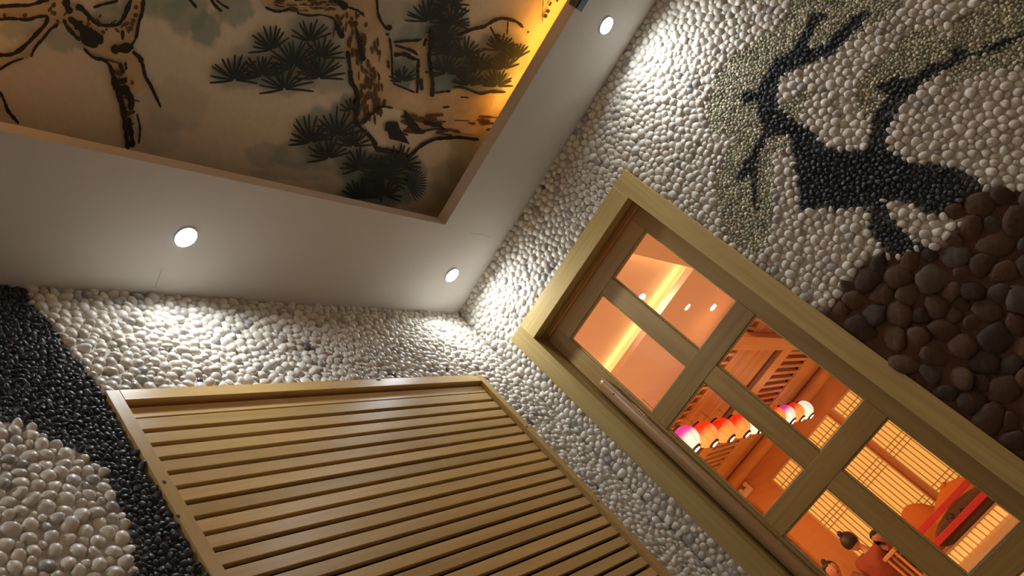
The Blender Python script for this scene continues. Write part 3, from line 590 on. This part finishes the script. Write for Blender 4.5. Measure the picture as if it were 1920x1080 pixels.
for (zt, zb) in rows:
    for (ya, yb) in ((gy[0], gy[1]), (gy[2], gy[3])):
        g = bx('glass_pane', SX0 + 0.016, SX0 + 0.020, ya - 0.004, yb + 0.004, zb - 0.004, zt + 0.004, 'glass', dr)
        b = 0.0075
        for (a0, a1, b0, b1, mm) in ((ya, yb, zt - b, zt, 'wood_y'), (ya, yb, zb, zb + b, 'wood_y'), (ya, ya + b, zb + b, zt - b, 'wood_z'), (yb - b, yb, zb + b, zt - b, 'wood_z')):
            bx('glazing_bead', SX0 + 0.004, SX0 + 0.016, a0, a1, b0, b1, mm, dr, 0.002)
# long wooden pull on the left stile
HZ1, HZ0, HY = 2.062, 0.40, -0.213
hv = empty('pull_handle', (0, 0, 0)); hv.parent = dr; hv.location = Vector((0, 0, 0)) - dr.location
hp = [(HZ0, 0.4), (HZ0 + 0.008, 0.8), (HZ0 + 0.022, 1), (HZ1 - 0.022, 1), (HZ1 - 0.008, 0.8), (HZ1, 0.4)]
V = []; Fc = []; sg = 14
for (z, s) in hp:
    for k in range(sg):
        a = 2 * math.pi * k / sg; ca, sa = math.cos(a), math.sin(a)
        V.append((0.071 + 0.017 * s * np.sign(ca) * abs(ca) ** 0.6, HY + 0.024 * s * np.sign(sa) * abs(sa) ** 0.7, z))
for i in range(len(hp) - 1):
    for k in range(sg): Fc.append((i * sg + k, i * sg + (k + 1) % sg, (i + 1) * sg + (k + 1) % sg, (i + 1) * sg + k))
Fc.append(tuple(range(sg))[::-1]); Fc.append(tuple(range((len(hp) - 1) * sg, len(hp) * sg)))
bpy.data.objects.remove(hv)
hv = mesh_obj('pull_handle', V, Fc, 'handle', dr, True); hv.location = -dr.location; hv['label'] = 'long rounded brown wooden pull handle'
o = lathe('screw_hole', [(0.0035, 0), (0.0035, 0.0008)], 'hole', hv, seg=10, smooth=False); o.rotation_euler = (0, -math.pi / 2, 0); o.location = (0.0545, HY - 0.004, HZ1 - 0.085)

# ================================================================ THE HALL BEHIND THE DOOR
FX = 8.0; HF = 0.15; HS = 2.95; HT = 3.08
tag(bx('floor_hall', 0.17, FX, -4, 7, HF - 0.12, HF, 'hfloor'), 'wooden floor of the lit hall behind the door', kind='structure')
tag(bx('wall_far', FX, FX + 0.12, -4, 7, 0, 3.4, 'hplaster'), 'ochre hall wall with lit paper windows', kind='structure')
tag(bx('wall_hall_left', 0.2, FX, 7, 7.1, 0, 3.4, 'hplaster'), 'plain end wall of the hall far from the door', kind='structure')
tag(bx('wall_hall_right', 0.2, FX, -4.1, -4, 0, 3.4, 'hplaster'), 'plain end wall of the hall near the door', kind='structure')
# back side of the pebble wall so that the hall is closed
hb = empty('wall_hall_near', (0.17, 0, 0)); tag(hb, 'hall side of the wall that holds the door', kind='structure')
bx('wall_piece', 0.17, 0.2, -4, JY0 - 0.03, 0, 3.4, 'hplaster', hb); bx('wall_piece', 0.17, 0.2, JY1 + 0.03, 7, 0, 3.4, 'hplaster', hb); bx('wall_piece', 0.17, 0.2, JY0 - 0.03, JY1 + 0.03, JZ + 0.03, 3.4, 'hplaster', hb)
# hall ceiling: soffit z=HS with tray
pf = at(1183, 665, 2, HS); TX1 = pf[0]; TX0 = 0.55; TY0 = -0.43; TY1 = 6.0; HX1 = 3.86
o4 = (0.2, HX1, -4, 7); i4 = (TX0, TX1, TY0, TY1); c4 = (TX0 - 0.14, TX1 + 0.14, TY0 - 0.14, TY1 + 0.14)
V = []; Fc = []
for L in (ring(HS, o4), ring(HS, i4), ring(HS + 0.05, i4), ring(HS + 0.05, c4), ring(HT, c4)): V += L
for i in range(4):
    for k in range(4): Fc.append((i * 4 + k, i * 4 + (k + 1) % 4, (i + 1) * 4 + (k + 1) % 4, (i + 1) * 4 + k))
Fc.append((16, 17, 18, 19)); V += [(HX1, -4, HS), (HX1, 7, HS), (HX1, 7, 2.99), (HX1, -4, 2.99)]; Fc.append((20, 21, 22, 23))
ch = mesh_obj('ceiling_hall', V, Fc, 'hceil'); tag(ch, 'pink lit hall ceiling with a golden cove seen through the upper panes', kind='structure')
tag(bx('led_strip', TX1 + 0.04, TX1 + 0.065, TY0, TY1, HS + 0.051, HS + 0.06, 'strip_hall', bev=0.001), 'golden led strip in the hall ceiling cove facing the door', 'light strip')
tag(bx('led_strip', TX0, TX1, TY0 - 0.065, TY0 - 0.04, HS + 0.051, HS + 0.06, 'strip_hall', bev=0.001), 'golden led strip in the short side of the hall ceiling cove', 'light strip')
for (u, v, z, lab) in ((1200, 556, HT, 'warm hall downlight beside the golden cove'), (1288, 575, HS, 'smaller warm hall downlight, left of the pair in the upper pane'), (1335, 575, HS, 'larger warm hall downlight, right of the pair in the upper pane')):
    p = at(u, v, 2, z); downlight(p[0], p[1], z, lab, 'ledwarm', 5.0, WARM, 'downlights in the hall ceiling', r=0.03)
for (x, y, z, lab) in ((3.3, 2.6, HS, 'unseen warm lamp added beyond the lantern row to light the hall'), (1.4, 1.6, HT, 'unseen warm lamp added in the tray nearest the lanterns to light the hall'), (1.4, 3.6, HT, 'unseen warm lamp added in the tray far beyond the lanterns to light the hall'), (6.95, 3.4, 2.69, 'unseen warm lamp added under the eave left of the people'), (6.95, -1.3, 2.69, 'unseen warm lamp added under the eave at the right end of the railing'), (6.2, 2.2, 2.69, 'unseen warm lamp added under the eave in front of the people')):  # lamps out of view, added to light the facade and hall ceiling
    downlight(x, y, z, lab, 'ledwarm', P_HALL * (5.4 if x < 2 else 1), (1.0, 0.70, 0.54) if x < 2 else (1.0, 0.50, 0.22), 'downlights in the hall ceiling', r=0.03)

# ---- wooden eave along the facade
ev = empty('wooden_eave', (3.85, 0, 2.7)); tag(ev, 'brown wooden eave ceiling of ribs, rafters and beams above the hall facade', 'eave')
Y0, Y1 = -3.9, 6.9; EZ = 2.7
bx('board_above', 3.87, FX - 0.002, Y0, Y1, 2.86, 2.9, 'hdark', ev)
bx('fascia_board', 3.855, 3.869, Y0, Y1, 2.74, 2.985, 'hceil', ev)
bx('edge_beam', 3.87, 3.97, Y0, Y1, 2.72, 2.858, 'hwood_y', ev, 0.004)
bx('inner_beam', 4.05, 4.15, Y0, Y1, 2.70, 2.858, 'hwood_y', ev, 0.004)
for i in range(16):
    x = 4.165 + i * 0.066; bx('ceiling_rib', x, x + 0.045, Y0, Y1, 2.70, 2.735, 'hwood_y', ev, 0.004)
bx('rib_backing', 4.15, 5.25, Y0, Y1, 2.745, 2.755, 'hdark', ev)  # coloured dark to paint shade into the gaps between ribs
bx('main_beam', 5.26, 5.42, Y0, Y1, 2.69, 2.858, 'hdark', ev, 0.004); bx('main_beam', 5.425, 5.76, Y0, Y1, 2.68, 2.858, 'hwood_y', ev, 0.004)
for i in range(62):
    y = -2.0 + i * 0.098
    bx('rafter', 5.765, 6.86, y, y + 0.045, 2.70, 2.79, 'hwood_x', ev, 0.003)
    bx('rafter_end', 3.80, 4.10, y + 0.02, y + 0.055, 2.705, 2.74, 'hwood_x', ev, 0.003)
bx('soffit_board', 6.87, 7.45, Y0, Y1, 2.69, 2.72, 'hwood_y', ev, 0.003); bx('soffit_board', 7.455, FX - 0.005, Y0, Y1, 2.70, 2.73, 'hwood_y', ev, 0.003)
for y in (0.0, 2.9, -2.9): bx('cross_beam', 3.45, FX - 0.005, y - 0.075, y + 0.075, 2.62, 2.699, 'hwood_x', ev, 0.004)
tube('cornice_log', [(FX - 0.085 - 3.85, Y0, -0.09), (FX - 0.085 - 3.85, 1.5, -0.09), (FX - 0.085 - 3.85, Y1, -0.09)], 0.088, 'cornice', ev, 16)

# ---- shoji windows
def shoji(idx, y0, y1, z0, z1):
    w_ = empty('window_%d' % idx, (FX, (y0 + y1) / 2, z0)); tag(w_, ['lit paper window near the door side of the hall wall', 'lit paper window behind the seated people', 'lit paper window at the far right of the hall wall', 'lit paper window at the far left of the hall wall'][idx - 1], kind='structure')
    bx('paper', FX - 0.022, FX - 0.002, y0 + 0.01, y1 - 0.01, z0 + 0.01, z1 - 0.01, 'paper', w_)
    t = 0.022
    bx('window_frame', FX - 0.045, FX - 0.002, y0, y1, z1 - t, z1, 'hwood_y', w_, 0.002); bx('window_frame', FX - 0.045, FX - 0.002, y0, y1, z0, z0 + t, 'hwood_y', w_, 0.002)
    bx('window_frame', FX - 0.045, FX - 0.002, y0, y0 + t, z0 + t, z1 - t, 'hwood_y', w_, 0.002); bx('window_frame', FX - 0.045, FX - 0.002, y1 - t, y1, z0 + t, z1 - t, 'hwood_y', w_, 0.002)
    n = int(round((y1 - y0) / 0.066))
    for i in range(1, n):
        y = y0 + (y1 - y0) * i / n; bx('lattice_bar', FX - 0.032, FX - 0.0225, y - 0.0045, y + 0.0045, z0 + t, z1 - t, 'bar', w_)
    for zz in (2.12, 2.06, 2.0, 1.48, 1.415, 1.35, 0.83, 0.765, 0.70): bx('lattice_rail', FX - 0.030, FX - 0.0225, y0 + t, y1 - t, zz - 0.0045, zz + 0.0045, 'bar', w_)
shoji(1, -0.41, 0.78, 0.52, 2.27); shoji(2, 0.86, 2.055, 0.52, 2.27); shoji(3, -1.68, -0.49, 0.52, 2.27); shoji(4, 2.5, 3.69, 0.52, 2.27)

# ---- emergency lamp on the facade
A = [at(u, v, 0, FX) for u, v in ((1388.5, 925.5), (1405, 908), (1398, 935), (1414, 917))]
ya, yb = A[0][1], A[1][1]; zt_, zb_ = (A[0][2] + A[1][2]) / 2, (A[2][2] + A[3][2]) / 2
em = empty('emergency_light', (FX, (ya + yb) / 2, zb_)); tag(em, 'small two-headed emergency light high on the ochre hall wall', 'emergency light')
bx('battery_box', FX - 0.045, FX - 0.001, yb, ya, zb_, zt_, 'trimw', em, 0.006)
for (u, v) in ((1395.5, 906), (1387, 919)):
    p = at(u, v, 0, FX - 0.05); o = lathe('lamp_head', [(0.014, -0.03), (0.032, -0.02), (0.036, 0.0), (0.034, 0.012), (0.02, 0.016)], 'trimw', em, seg=16); o.rotation_euler = (0, -math.pi / 2, 0); p[2] -= 0.02; o.location = Vector(p) - em.location
    bx('bracket', FX - 0.06, FX - 0.002, p[1] - 0.008, p[1] + 0.008, zt_ - 0.005, p[2] - 0.02, 'trimw', em)

# ---- raised platform with lit slatted front
PFX = 7.08; PFZ = 0.31
pl = empty('seating_platform', (PFX, 0, HF)); tag(pl, 'low wooden seating platform with a glowing slatted front', 'platform')
bx('deck', PFX - 0.03, FX - 0.003, -2.5, 3.2, PFZ - 0.025, PFZ, 'hfloor', pl, 0.003)
bx('lit_panel', PFX + 0.008, PFX + 0.03, -2.5, 3.2, HF + 0.001, PFZ - 0.026, 'riser', pl)
for i in range(84):
    y = -2.5 + i * 0.068; bx('front_slat', PFX - 0.002, PFX + 0.007, y, y + 0.012, HF + 0.001, PFZ - 0.026, 'lwood', pl, 0.001)
# ---- red railing
rl = empty('red_railing', (7.05, 0.0, HF)); tag(rl, 'red lacquered two-bar railing before the orange bean bags', 'railing')
bx('rail', 7.03, 7.08, -2.4, 1.31, 0.59, 0.66, 'red', rl, 0.006); bx('rail', 7.03, 7.08, -2.4, 1.31, 0.40, 0.472, 'red', rl, 0.006)
for y in (1.28, -0.55, -2.38): bx('post', 7.025, 7.085, y - 0.03, y + 0.03, PFZ, 0.69, 'red', rl, 0.006)
# ---- bean bags
def beanbag(c, r, lab, m='orange', knot=True, print_=False, taper=0.2):
    t = empty('bean_bag', (c[0], c[1], PFZ)); tag(t, lab, 'bean bag', 'bean bags behind the red railing')
    def fn(p):
        q = p.copy(); s = 1 - taper * max(0, p[2]) ** 1.5; q[0] *= s; q[1] *= s; q[2] = max(q[2], -0.62) + 0.05 * math.sin(5 * math.atan2(p[1], p[0])) * max(0, p[2]); return q
    blob('bag_body', (0, 0, 0.62 * r[2]), r, m, t, 3, fn)
    if knot: blob('bag_knot', (0, 0, 1.60 * r[2]), (0.045, 0.055, 0.035), m, t, 2, lambda p: p * (1 + 0.25 * math.sin(4 * math.atan2(p[1], p[0]))))
    if print_:
        for (dy, dz, rr) in ((0.12, 0.10, 0.05), (-0.02, 0.06, 0.03)):
            pts = [(-r[0] * 0.97, dy + rr * (1 - 0.1 * k) * math.cos(k * 0.8), dz + 0.1 + rr * (1 - 0.1 * k) * math.sin(k * 0.8)) for k in range(9)]
            tube('swirl_print', pts, 0.006, 'hair', t, 5)
    return t
beanbag((7.83, 1.14, 0), (0.145, 0.27, 0.36), 'rounded orange bean bag left of the two behind the red railing', knot=False, taper=0.1)
beanbag((7.48, 0.57, 0), (0.19, 0.42, 0.275), 'orange bean bag with a pinched top right of its neighbour behind the red railing', taper=0.28)
beanbag((7.60, -0.22, 0), (0.24, 0.33, 0.33), 'orange bean bag at the right end of the red railing', knot=False)
beanbag((7.19, 0.60, 0), (0.085, 0.48, 0.17), 'low olive brown cushion with swirl prints seen between the red rails', 'olive', False, True)

# ---- wooden stool
stl = empty('wooden_stool', (6.86, 1.42, HF)); tag(stl, 'light wooden stool standing before the platform beside the seated people', 'stool')
for dx in (-0.14, 0.01): bx('seat_board', 6.86 + dx, 6.86 + dx + 0.13, 1.32, 1.50, 0.67, 0.71, 'hwood_x', stl, 0.004)
for dx in (-0.11, 0.11):
    for dy in (-0.06, 0.06): bx('leg', 6.86 + dx - 0.014, 6.86 + dx + 0.014, 1.41 + dy - 0.014, 1.41 + dy + 0.014, HF, 0.67, 'hwood_x', stl, 0.003)
# ---- paper lanterns strung along x
def lantern(x, top, bot, lab, emblem=None, split=0.0):
    t = empty('paper_lantern', (x, 0.9, 2.44)); tag(t, lab, 'lantern', 'paper lanterns in a row across the hall')
    R = 0.118; H = 0.112; prof = []
    for k in range(13):
        a = math.pi * (0.12 + 0.76 * k / 12); prof.append((R * math.sin(a) ** 0.85, -H * math.cos(a)))
    def cf(z, a):
        k = min(1, max(0, (z / H - split) / 0.5 + 0.5)); return tuple(bot[i] * (1 - k) + top[i] * k for i in range(3))
    o = lathe('paper_shade', prof, MTL, t, seg=24, colfn=cf)
    for k in range(8):
        a = 2 * math.pi * k / 8 + 0.2; tube('shade_rib', [(p[0] * 1.008 * math.cos(a), p[0] * 1.008 * math.sin(a), p[1]) for p in prof[::2]], 0.0016, 'bar', t, 4)
    lathe('top_cap', [(0.052, 0.100), (0.052, 0.122), (0.046, 0.124)], 'hair', t, seg=16); lathe('bottom_cap', [(0.046, -0.124), (0.052, -0.122), (0.052, -0.100)], 'hair', t, seg=16)
    lathe('bulb_opening', [(0.03, -0.1255), (0.03, -0.1245)], 'ledwarm', t, seg=16)
    ct = {3.48: 0.509, 5.30: 0.249, 5.74: 0.239, 6.96: 0.249, 7.4: 0.249}.get(x, 0.259)
    tube('cord', [(0, 0, 0.12), (0, 0, 0.18), (0, 0, ct)], 0.002, 'hair', t, 5)
    if emblem:
        a0 = math.radians(200); zc_ = 0.045
        def onb(da, dz):
            z = zc_ + dz; aa = math.acos(max(-1, min(1, -z / H))); r = R * max(0.05, math.sin(aa)) ** 0.85 * 1.012; return (r * math.cos(a0 + da), r * math.sin(a0 + da), z)
        tube('emblem', [onb(0.34 * math.cos(k * math.pi / 8), 0.034 * math.sin(k * math.pi / 8)) for k in range(17)], 0.0034, 'red', t, 5)
        for k in range(5):
            b = k * 2 * math.pi / 5; tube('emblem', [onb(0.12 * math.cos(b), 0.012 * math.sin(b)), onb(0.22 * math.cos(b), 0.022 * math.sin(b))], 0.004, 'red', t, 5)
    lamp('lantern_lamp', 'POINT', (0, 0, -0.14), 3.0, (1, 0.55, 0.25), size=0.04, parent=t)
def lantern_mat():
    m = bpy.data.materials.new('lantern paper'); m.use_nodes = True; nt = m.node_tree; b = nt.nodes['Principled BSDF']; a = nt.nodes.new('ShaderNodeVertexColor'); a.layer_name = 'Col'
    nt.links.new(a.outputs[0], b.inputs['Base Color']); nt.links.new(a.outputs[0], b.inputs['Emission Color']); b.inputs['Emission Strength'].default_value = 0.95; b.inputs['Roughness'].default_value = 0.7; return m
MTL = lantern_mat()
RED = (0.85, 0.025, 0.004); ORG = (1.0, 0.30, 0.07); PNK = (0.70, 0.03, 0.30); WHT = (1.0, 0.85, 0.72); YEL = (1.0, 0.62, 0.05)
for (x, a, b, lab, em, sp) in (
  (3.48, PNK, WHT, 'paper lantern with magenta top and white base, nearest in the row', None, 0.0), (3.92, RED, ORG, 'red and orange paper lantern next to the magenta one', None, 0.0), (4.38, RED, ORG, 'red and orange paper lantern with a round crest, third in the row', 'a', 0.0), (4.84, RED, ORG, 'red and orange paper lantern, fourth in the row', None, 0.0),
  (5.30, WHT, WHT, 'white glowing paper lantern at the middle of the row', None, 0), (5.74, YEL, YEL, 'yellow paper lantern mostly hidden behind the door bar', None, 0), (6.14, RED, ORG, 'red and orange paper lantern just right of the door bar', None, 0.2), (6.54, PNK, WHT, 'magenta and white paper lantern second of the far group', None, 0.0), (6.96, RED, ORG, 'red paper lantern with a round crest beside the last white one', 'a', 0.1), (7.4, WHT, WHT, 'white glowing paper lantern at the far end of the row', None, 0)):
    lantern(x, a, b, lab, em, sp)

# ---- seated people
def skin_body(name, verts, edges, radii, m, parent, sub=2, root=0):
    me = bpy.data.meshes.new(name); me.from_pydata(verts, edges, []); o = bpy.data.objects.new(name, me); col.objects.link(o)
    if parent: o.parent = parent
    bpy.context.view_layer.objects.active = o
    md = o.modifiers.new('skin', 'SKIN'); md.use_smooth_shade = True
    for i, r in enumerate(radii):
        sv = me.skin_vertices[0].data[i]; sv.radius = r if hasattr(r, '__len__') else (r, r); sv.use_root = (i == root)
    s = o.modifiers.new('sub', 'SUBSURF'); s.levels = sub; s.render_levels = sub
    me.materials.append(MT[m]); return o
def person(base, face, lean, headz, lab, robe, arm_r, arm_l, bun, sc_=1.0, headoff=(0, 0)):
    """seated figure; base = seat point, face = heading, arms = wrist targets relative to base (forward, left, up)"""
    t = empty('person', base); t.rotation_euler = (0, 0, face); tag(t, lab, 'person', 'people seated on the platform')
    k = sc_; hz = headz; hx = lean[0] * 1.25 + headoff[0]; hy = lean[1] * 1.25 + headoff[1]; nz = hz - 0.15 * k; cz = nz - 0.13 * k
    pv = (0, 0, 0.11 * k); ab = (lean[0] * .35, lean[1] * .35, 0.27 * k); chs = (lean[0] * .8, lean[1] * .8, cz - 0.06 * k); nk = (lean[0] * 1.1, lean[1] * 1.1, nz)
    hd = (hx, hy, hz)
    sl_ = (chs[0], chs[1] + 0.16 * k, cz + 0.03 * k); sr = (chs[0], chs[1] - 0.16 * k, cz + 0.03 * k)
    def elbow(s, w_): return ((s[0] + w_[0]) / 2 - 0.02, (s[1] + w_[1]) / 2 + (0.05 if s[1] > chs[1] else -0.05), (s[2] + w_[2]) / 2 - 0.06)
    el, er = elbow(sl_, arm_l), elbow(sr, arm_r)
    knl = (0.24 * k, 0.17 * k, 0.10 * k); knr = (0.24 * k, -0.17 * k, 0.10 * k); ftl = (0.16 * k, -0.10 * k, 0.055 * k); ftr = (0.20 * k, 0.10 * k, 0.055 * k)
    # body in one skin
    Vv = [pv, ab, chs, nk, hd, sl_, el, arm_l, sr, er, arm_r, knl, ftl, knr, ftr]
    Ee = [(0, 1), (1, 2), (2, 3), (3, 4), (2, 5), (5, 6), (6, 7), (2, 8), (8, 9), (9, 10), (0, 11), (11, 12), (0, 13), (13, 14)]
    Rr = [0.115 * k, 0.10 * k, 0.105 * k, 0.042 * k, 0.03 * k, 0.05 * k, 0.037 * k, 0.024 * k, 0.05 * k, 0.037 * k, 0.024 * k, 0.06 * k, 0.038 * k, 0.06 * k, 0.038 * k]
    skin_body('body', Vv, Ee, Rr, 'skin', t)
    # robe over torso, sleeves and legs
    def mix(a, b, f): return tuple(a[i] * (1 - f) + b[i] * f for i in range(3))
    Vr = [pv, ab, chs, mix(chs, nk, 0.62), sl_, el, mix(el, arm_l, 0.7), sr, er, mix(er, arm_r, 0.7), knl, mix(knl, ftl, 0.8), knr, mix(knr, ftr, 0.8)]
    Er = [(0, 1), (1, 2), (2, 3), (2, 4), (4, 5), (5, 6), (2, 7), (7, 8), (8, 9), (0, 10), (10, 11), (0, 12), (12, 13)]
    skin_body('robe', Vr, Er, [0.16 * k, 0.155 * k, 0.16 * k, 0.07 * k, 0.095 * k, 0.072 * k, 0.062 * k, 0.095 * k, 0.072 * k, 0.062 * k, 0.085 * k, 0.065 * k, 0.085 * k, 0.065 * k], robe, t)
    h = 0.108 * k
    def hf(p):
        q = p.copy(); q[0] *= 0.93
        if p[2] < 0: q[1] *= 1 - 0.22 * -p[2]; q[0] *= 1 - 0.1 * -p[2]
        if p[0] > 0.8 and abs(p[1]) < 0.22 and -0.35 < p[2] < 0.12: q[0] += 0.16     # nose
        if p[0] > 0.6 and 0.15 < abs(p[1]) < 0.5 and 0.02 < p[2] < 0.25: q[0] -= 0.06  # eye sockets
        return q
    hdo = blob('head', hd, (h * 0.95, h * 0.80, h * 1.12), 'skin', t, 3, hf)
    for s in (-1, 1):
        blob('ear', (hd[0], hd[1] + s * h * 0.80, hd[2] - 0.01), (0.016 * k, 0.008 * k, 0.024 * k), 'skin', hdo, 2)
        blob('eye', (hd[0] + h * 0.80, hd[1] + s * h * 0.30, hd[2] + 0.012 * k), (0.006 * k, 0.010 * k, 0.004 * k), 'hair', hdo, 1)
    blob('mouth', (hd[0] + h * 0.80, hd[1], hd[2] - h * 0.52), (0.008, 0.020 * k, 0.005 * k), 'robe', hdo, 1)
    def hairf(p):
        q = p.copy()
        if p[0] > 0.25 and p[2] < 0.45: q[0] = 0.25 + (p[0] - 0.25) * 0.1; q[1] *= 0.9
        if p[2] < -0.45: q *= 0.85
        return q
    ha = blob('hair', (hd[0] - 0.012 * k, hd[1], hd[2] + 0.016 * k), (h * 1.02, h * 0.93, h * 1.14), 'hair', t, 3, hairf)
    if bun: blob('hair_bun', (hd[0] - 0.03 * k, hd[1] + 0.01, hd[2] + h * 1.30), (0.034 * k, 0.036 * k, 0.042 * k), 'hair', ha, 2)
    # hands: palm and five fingers in a light curl
    for (w_, e_) in ((arm_l, el), (arm_r, er)):
        d = np.array(w_) - np.array(e_); d /= np.linalg.norm(d); u = np.cross(d, (0, 0, 1)); u /= np.linalg.norm(u) + 1e-9; n = np.cross(u, d)
        w0 = np.array(w_); hv_ = [tuple(w0), tuple(w0 + d * 0.055 * k)]; he = [(0, 1)]; hr = [(0.022 * k, 0.014 * k), (0.032 * k, 0.014 * k)]
        for fi, (off, ln) in enumerate(((-0.028, 0.055), (-0.010, 0.068), (0.009, 0.064), (0.027, 0.048), (-0.042, 0.036))):
            b0 = w0 + d * (0.068 if fi < 4 else 0.03) * k + u * off * k; m0 = b0 + d * ln * 0.55 * k - n * 0.008; e0 = b0 + d * ln * 0.85 * k - n * 0.028
            j = len(hv_); hv_ += [tuple(b0), tuple(m0), tuple(e0)]; he += [(1, j) if fi < 4 else (0, j), (j, j + 1), (j + 1, j + 2)]; hr += [0.0095 * k, 0.0085 * k, 0.0075 * k]
        skin_body('hand', hv_, he, hr, 'skin', t, 1)
    return t
person((7.17, 1.74, PFZ + 0.055), math.radians(-8), (0.06, -0.04), 0.69, 'person with a black hair bun in a rust red robe, back turned, beside the stool', 'robe', (0.18, -0.30, 0.30), (0.24, 0.12, 0.26), True, 1.0, (0.0, 0.06))
person((7.80, 1.62, PFZ + 0.055), math.radians(165), (0.03, 0.0), 0.50, 'small person with short black hair facing the one in the rust red robe', 'robe', (0.17, -0.1, 0.22), (0.17, 0.1, 0.22), False, 0.86)
person((7.40, 2.24, PFZ + 0.055), math.radians(215), (0.06, 0.0), 0.63, 'person with a small black topknot seated at the left edge of the group', 'robe2', (0.28, -0.1, 0.24), (0.28, 0.1, 0.24), True, 0.95)
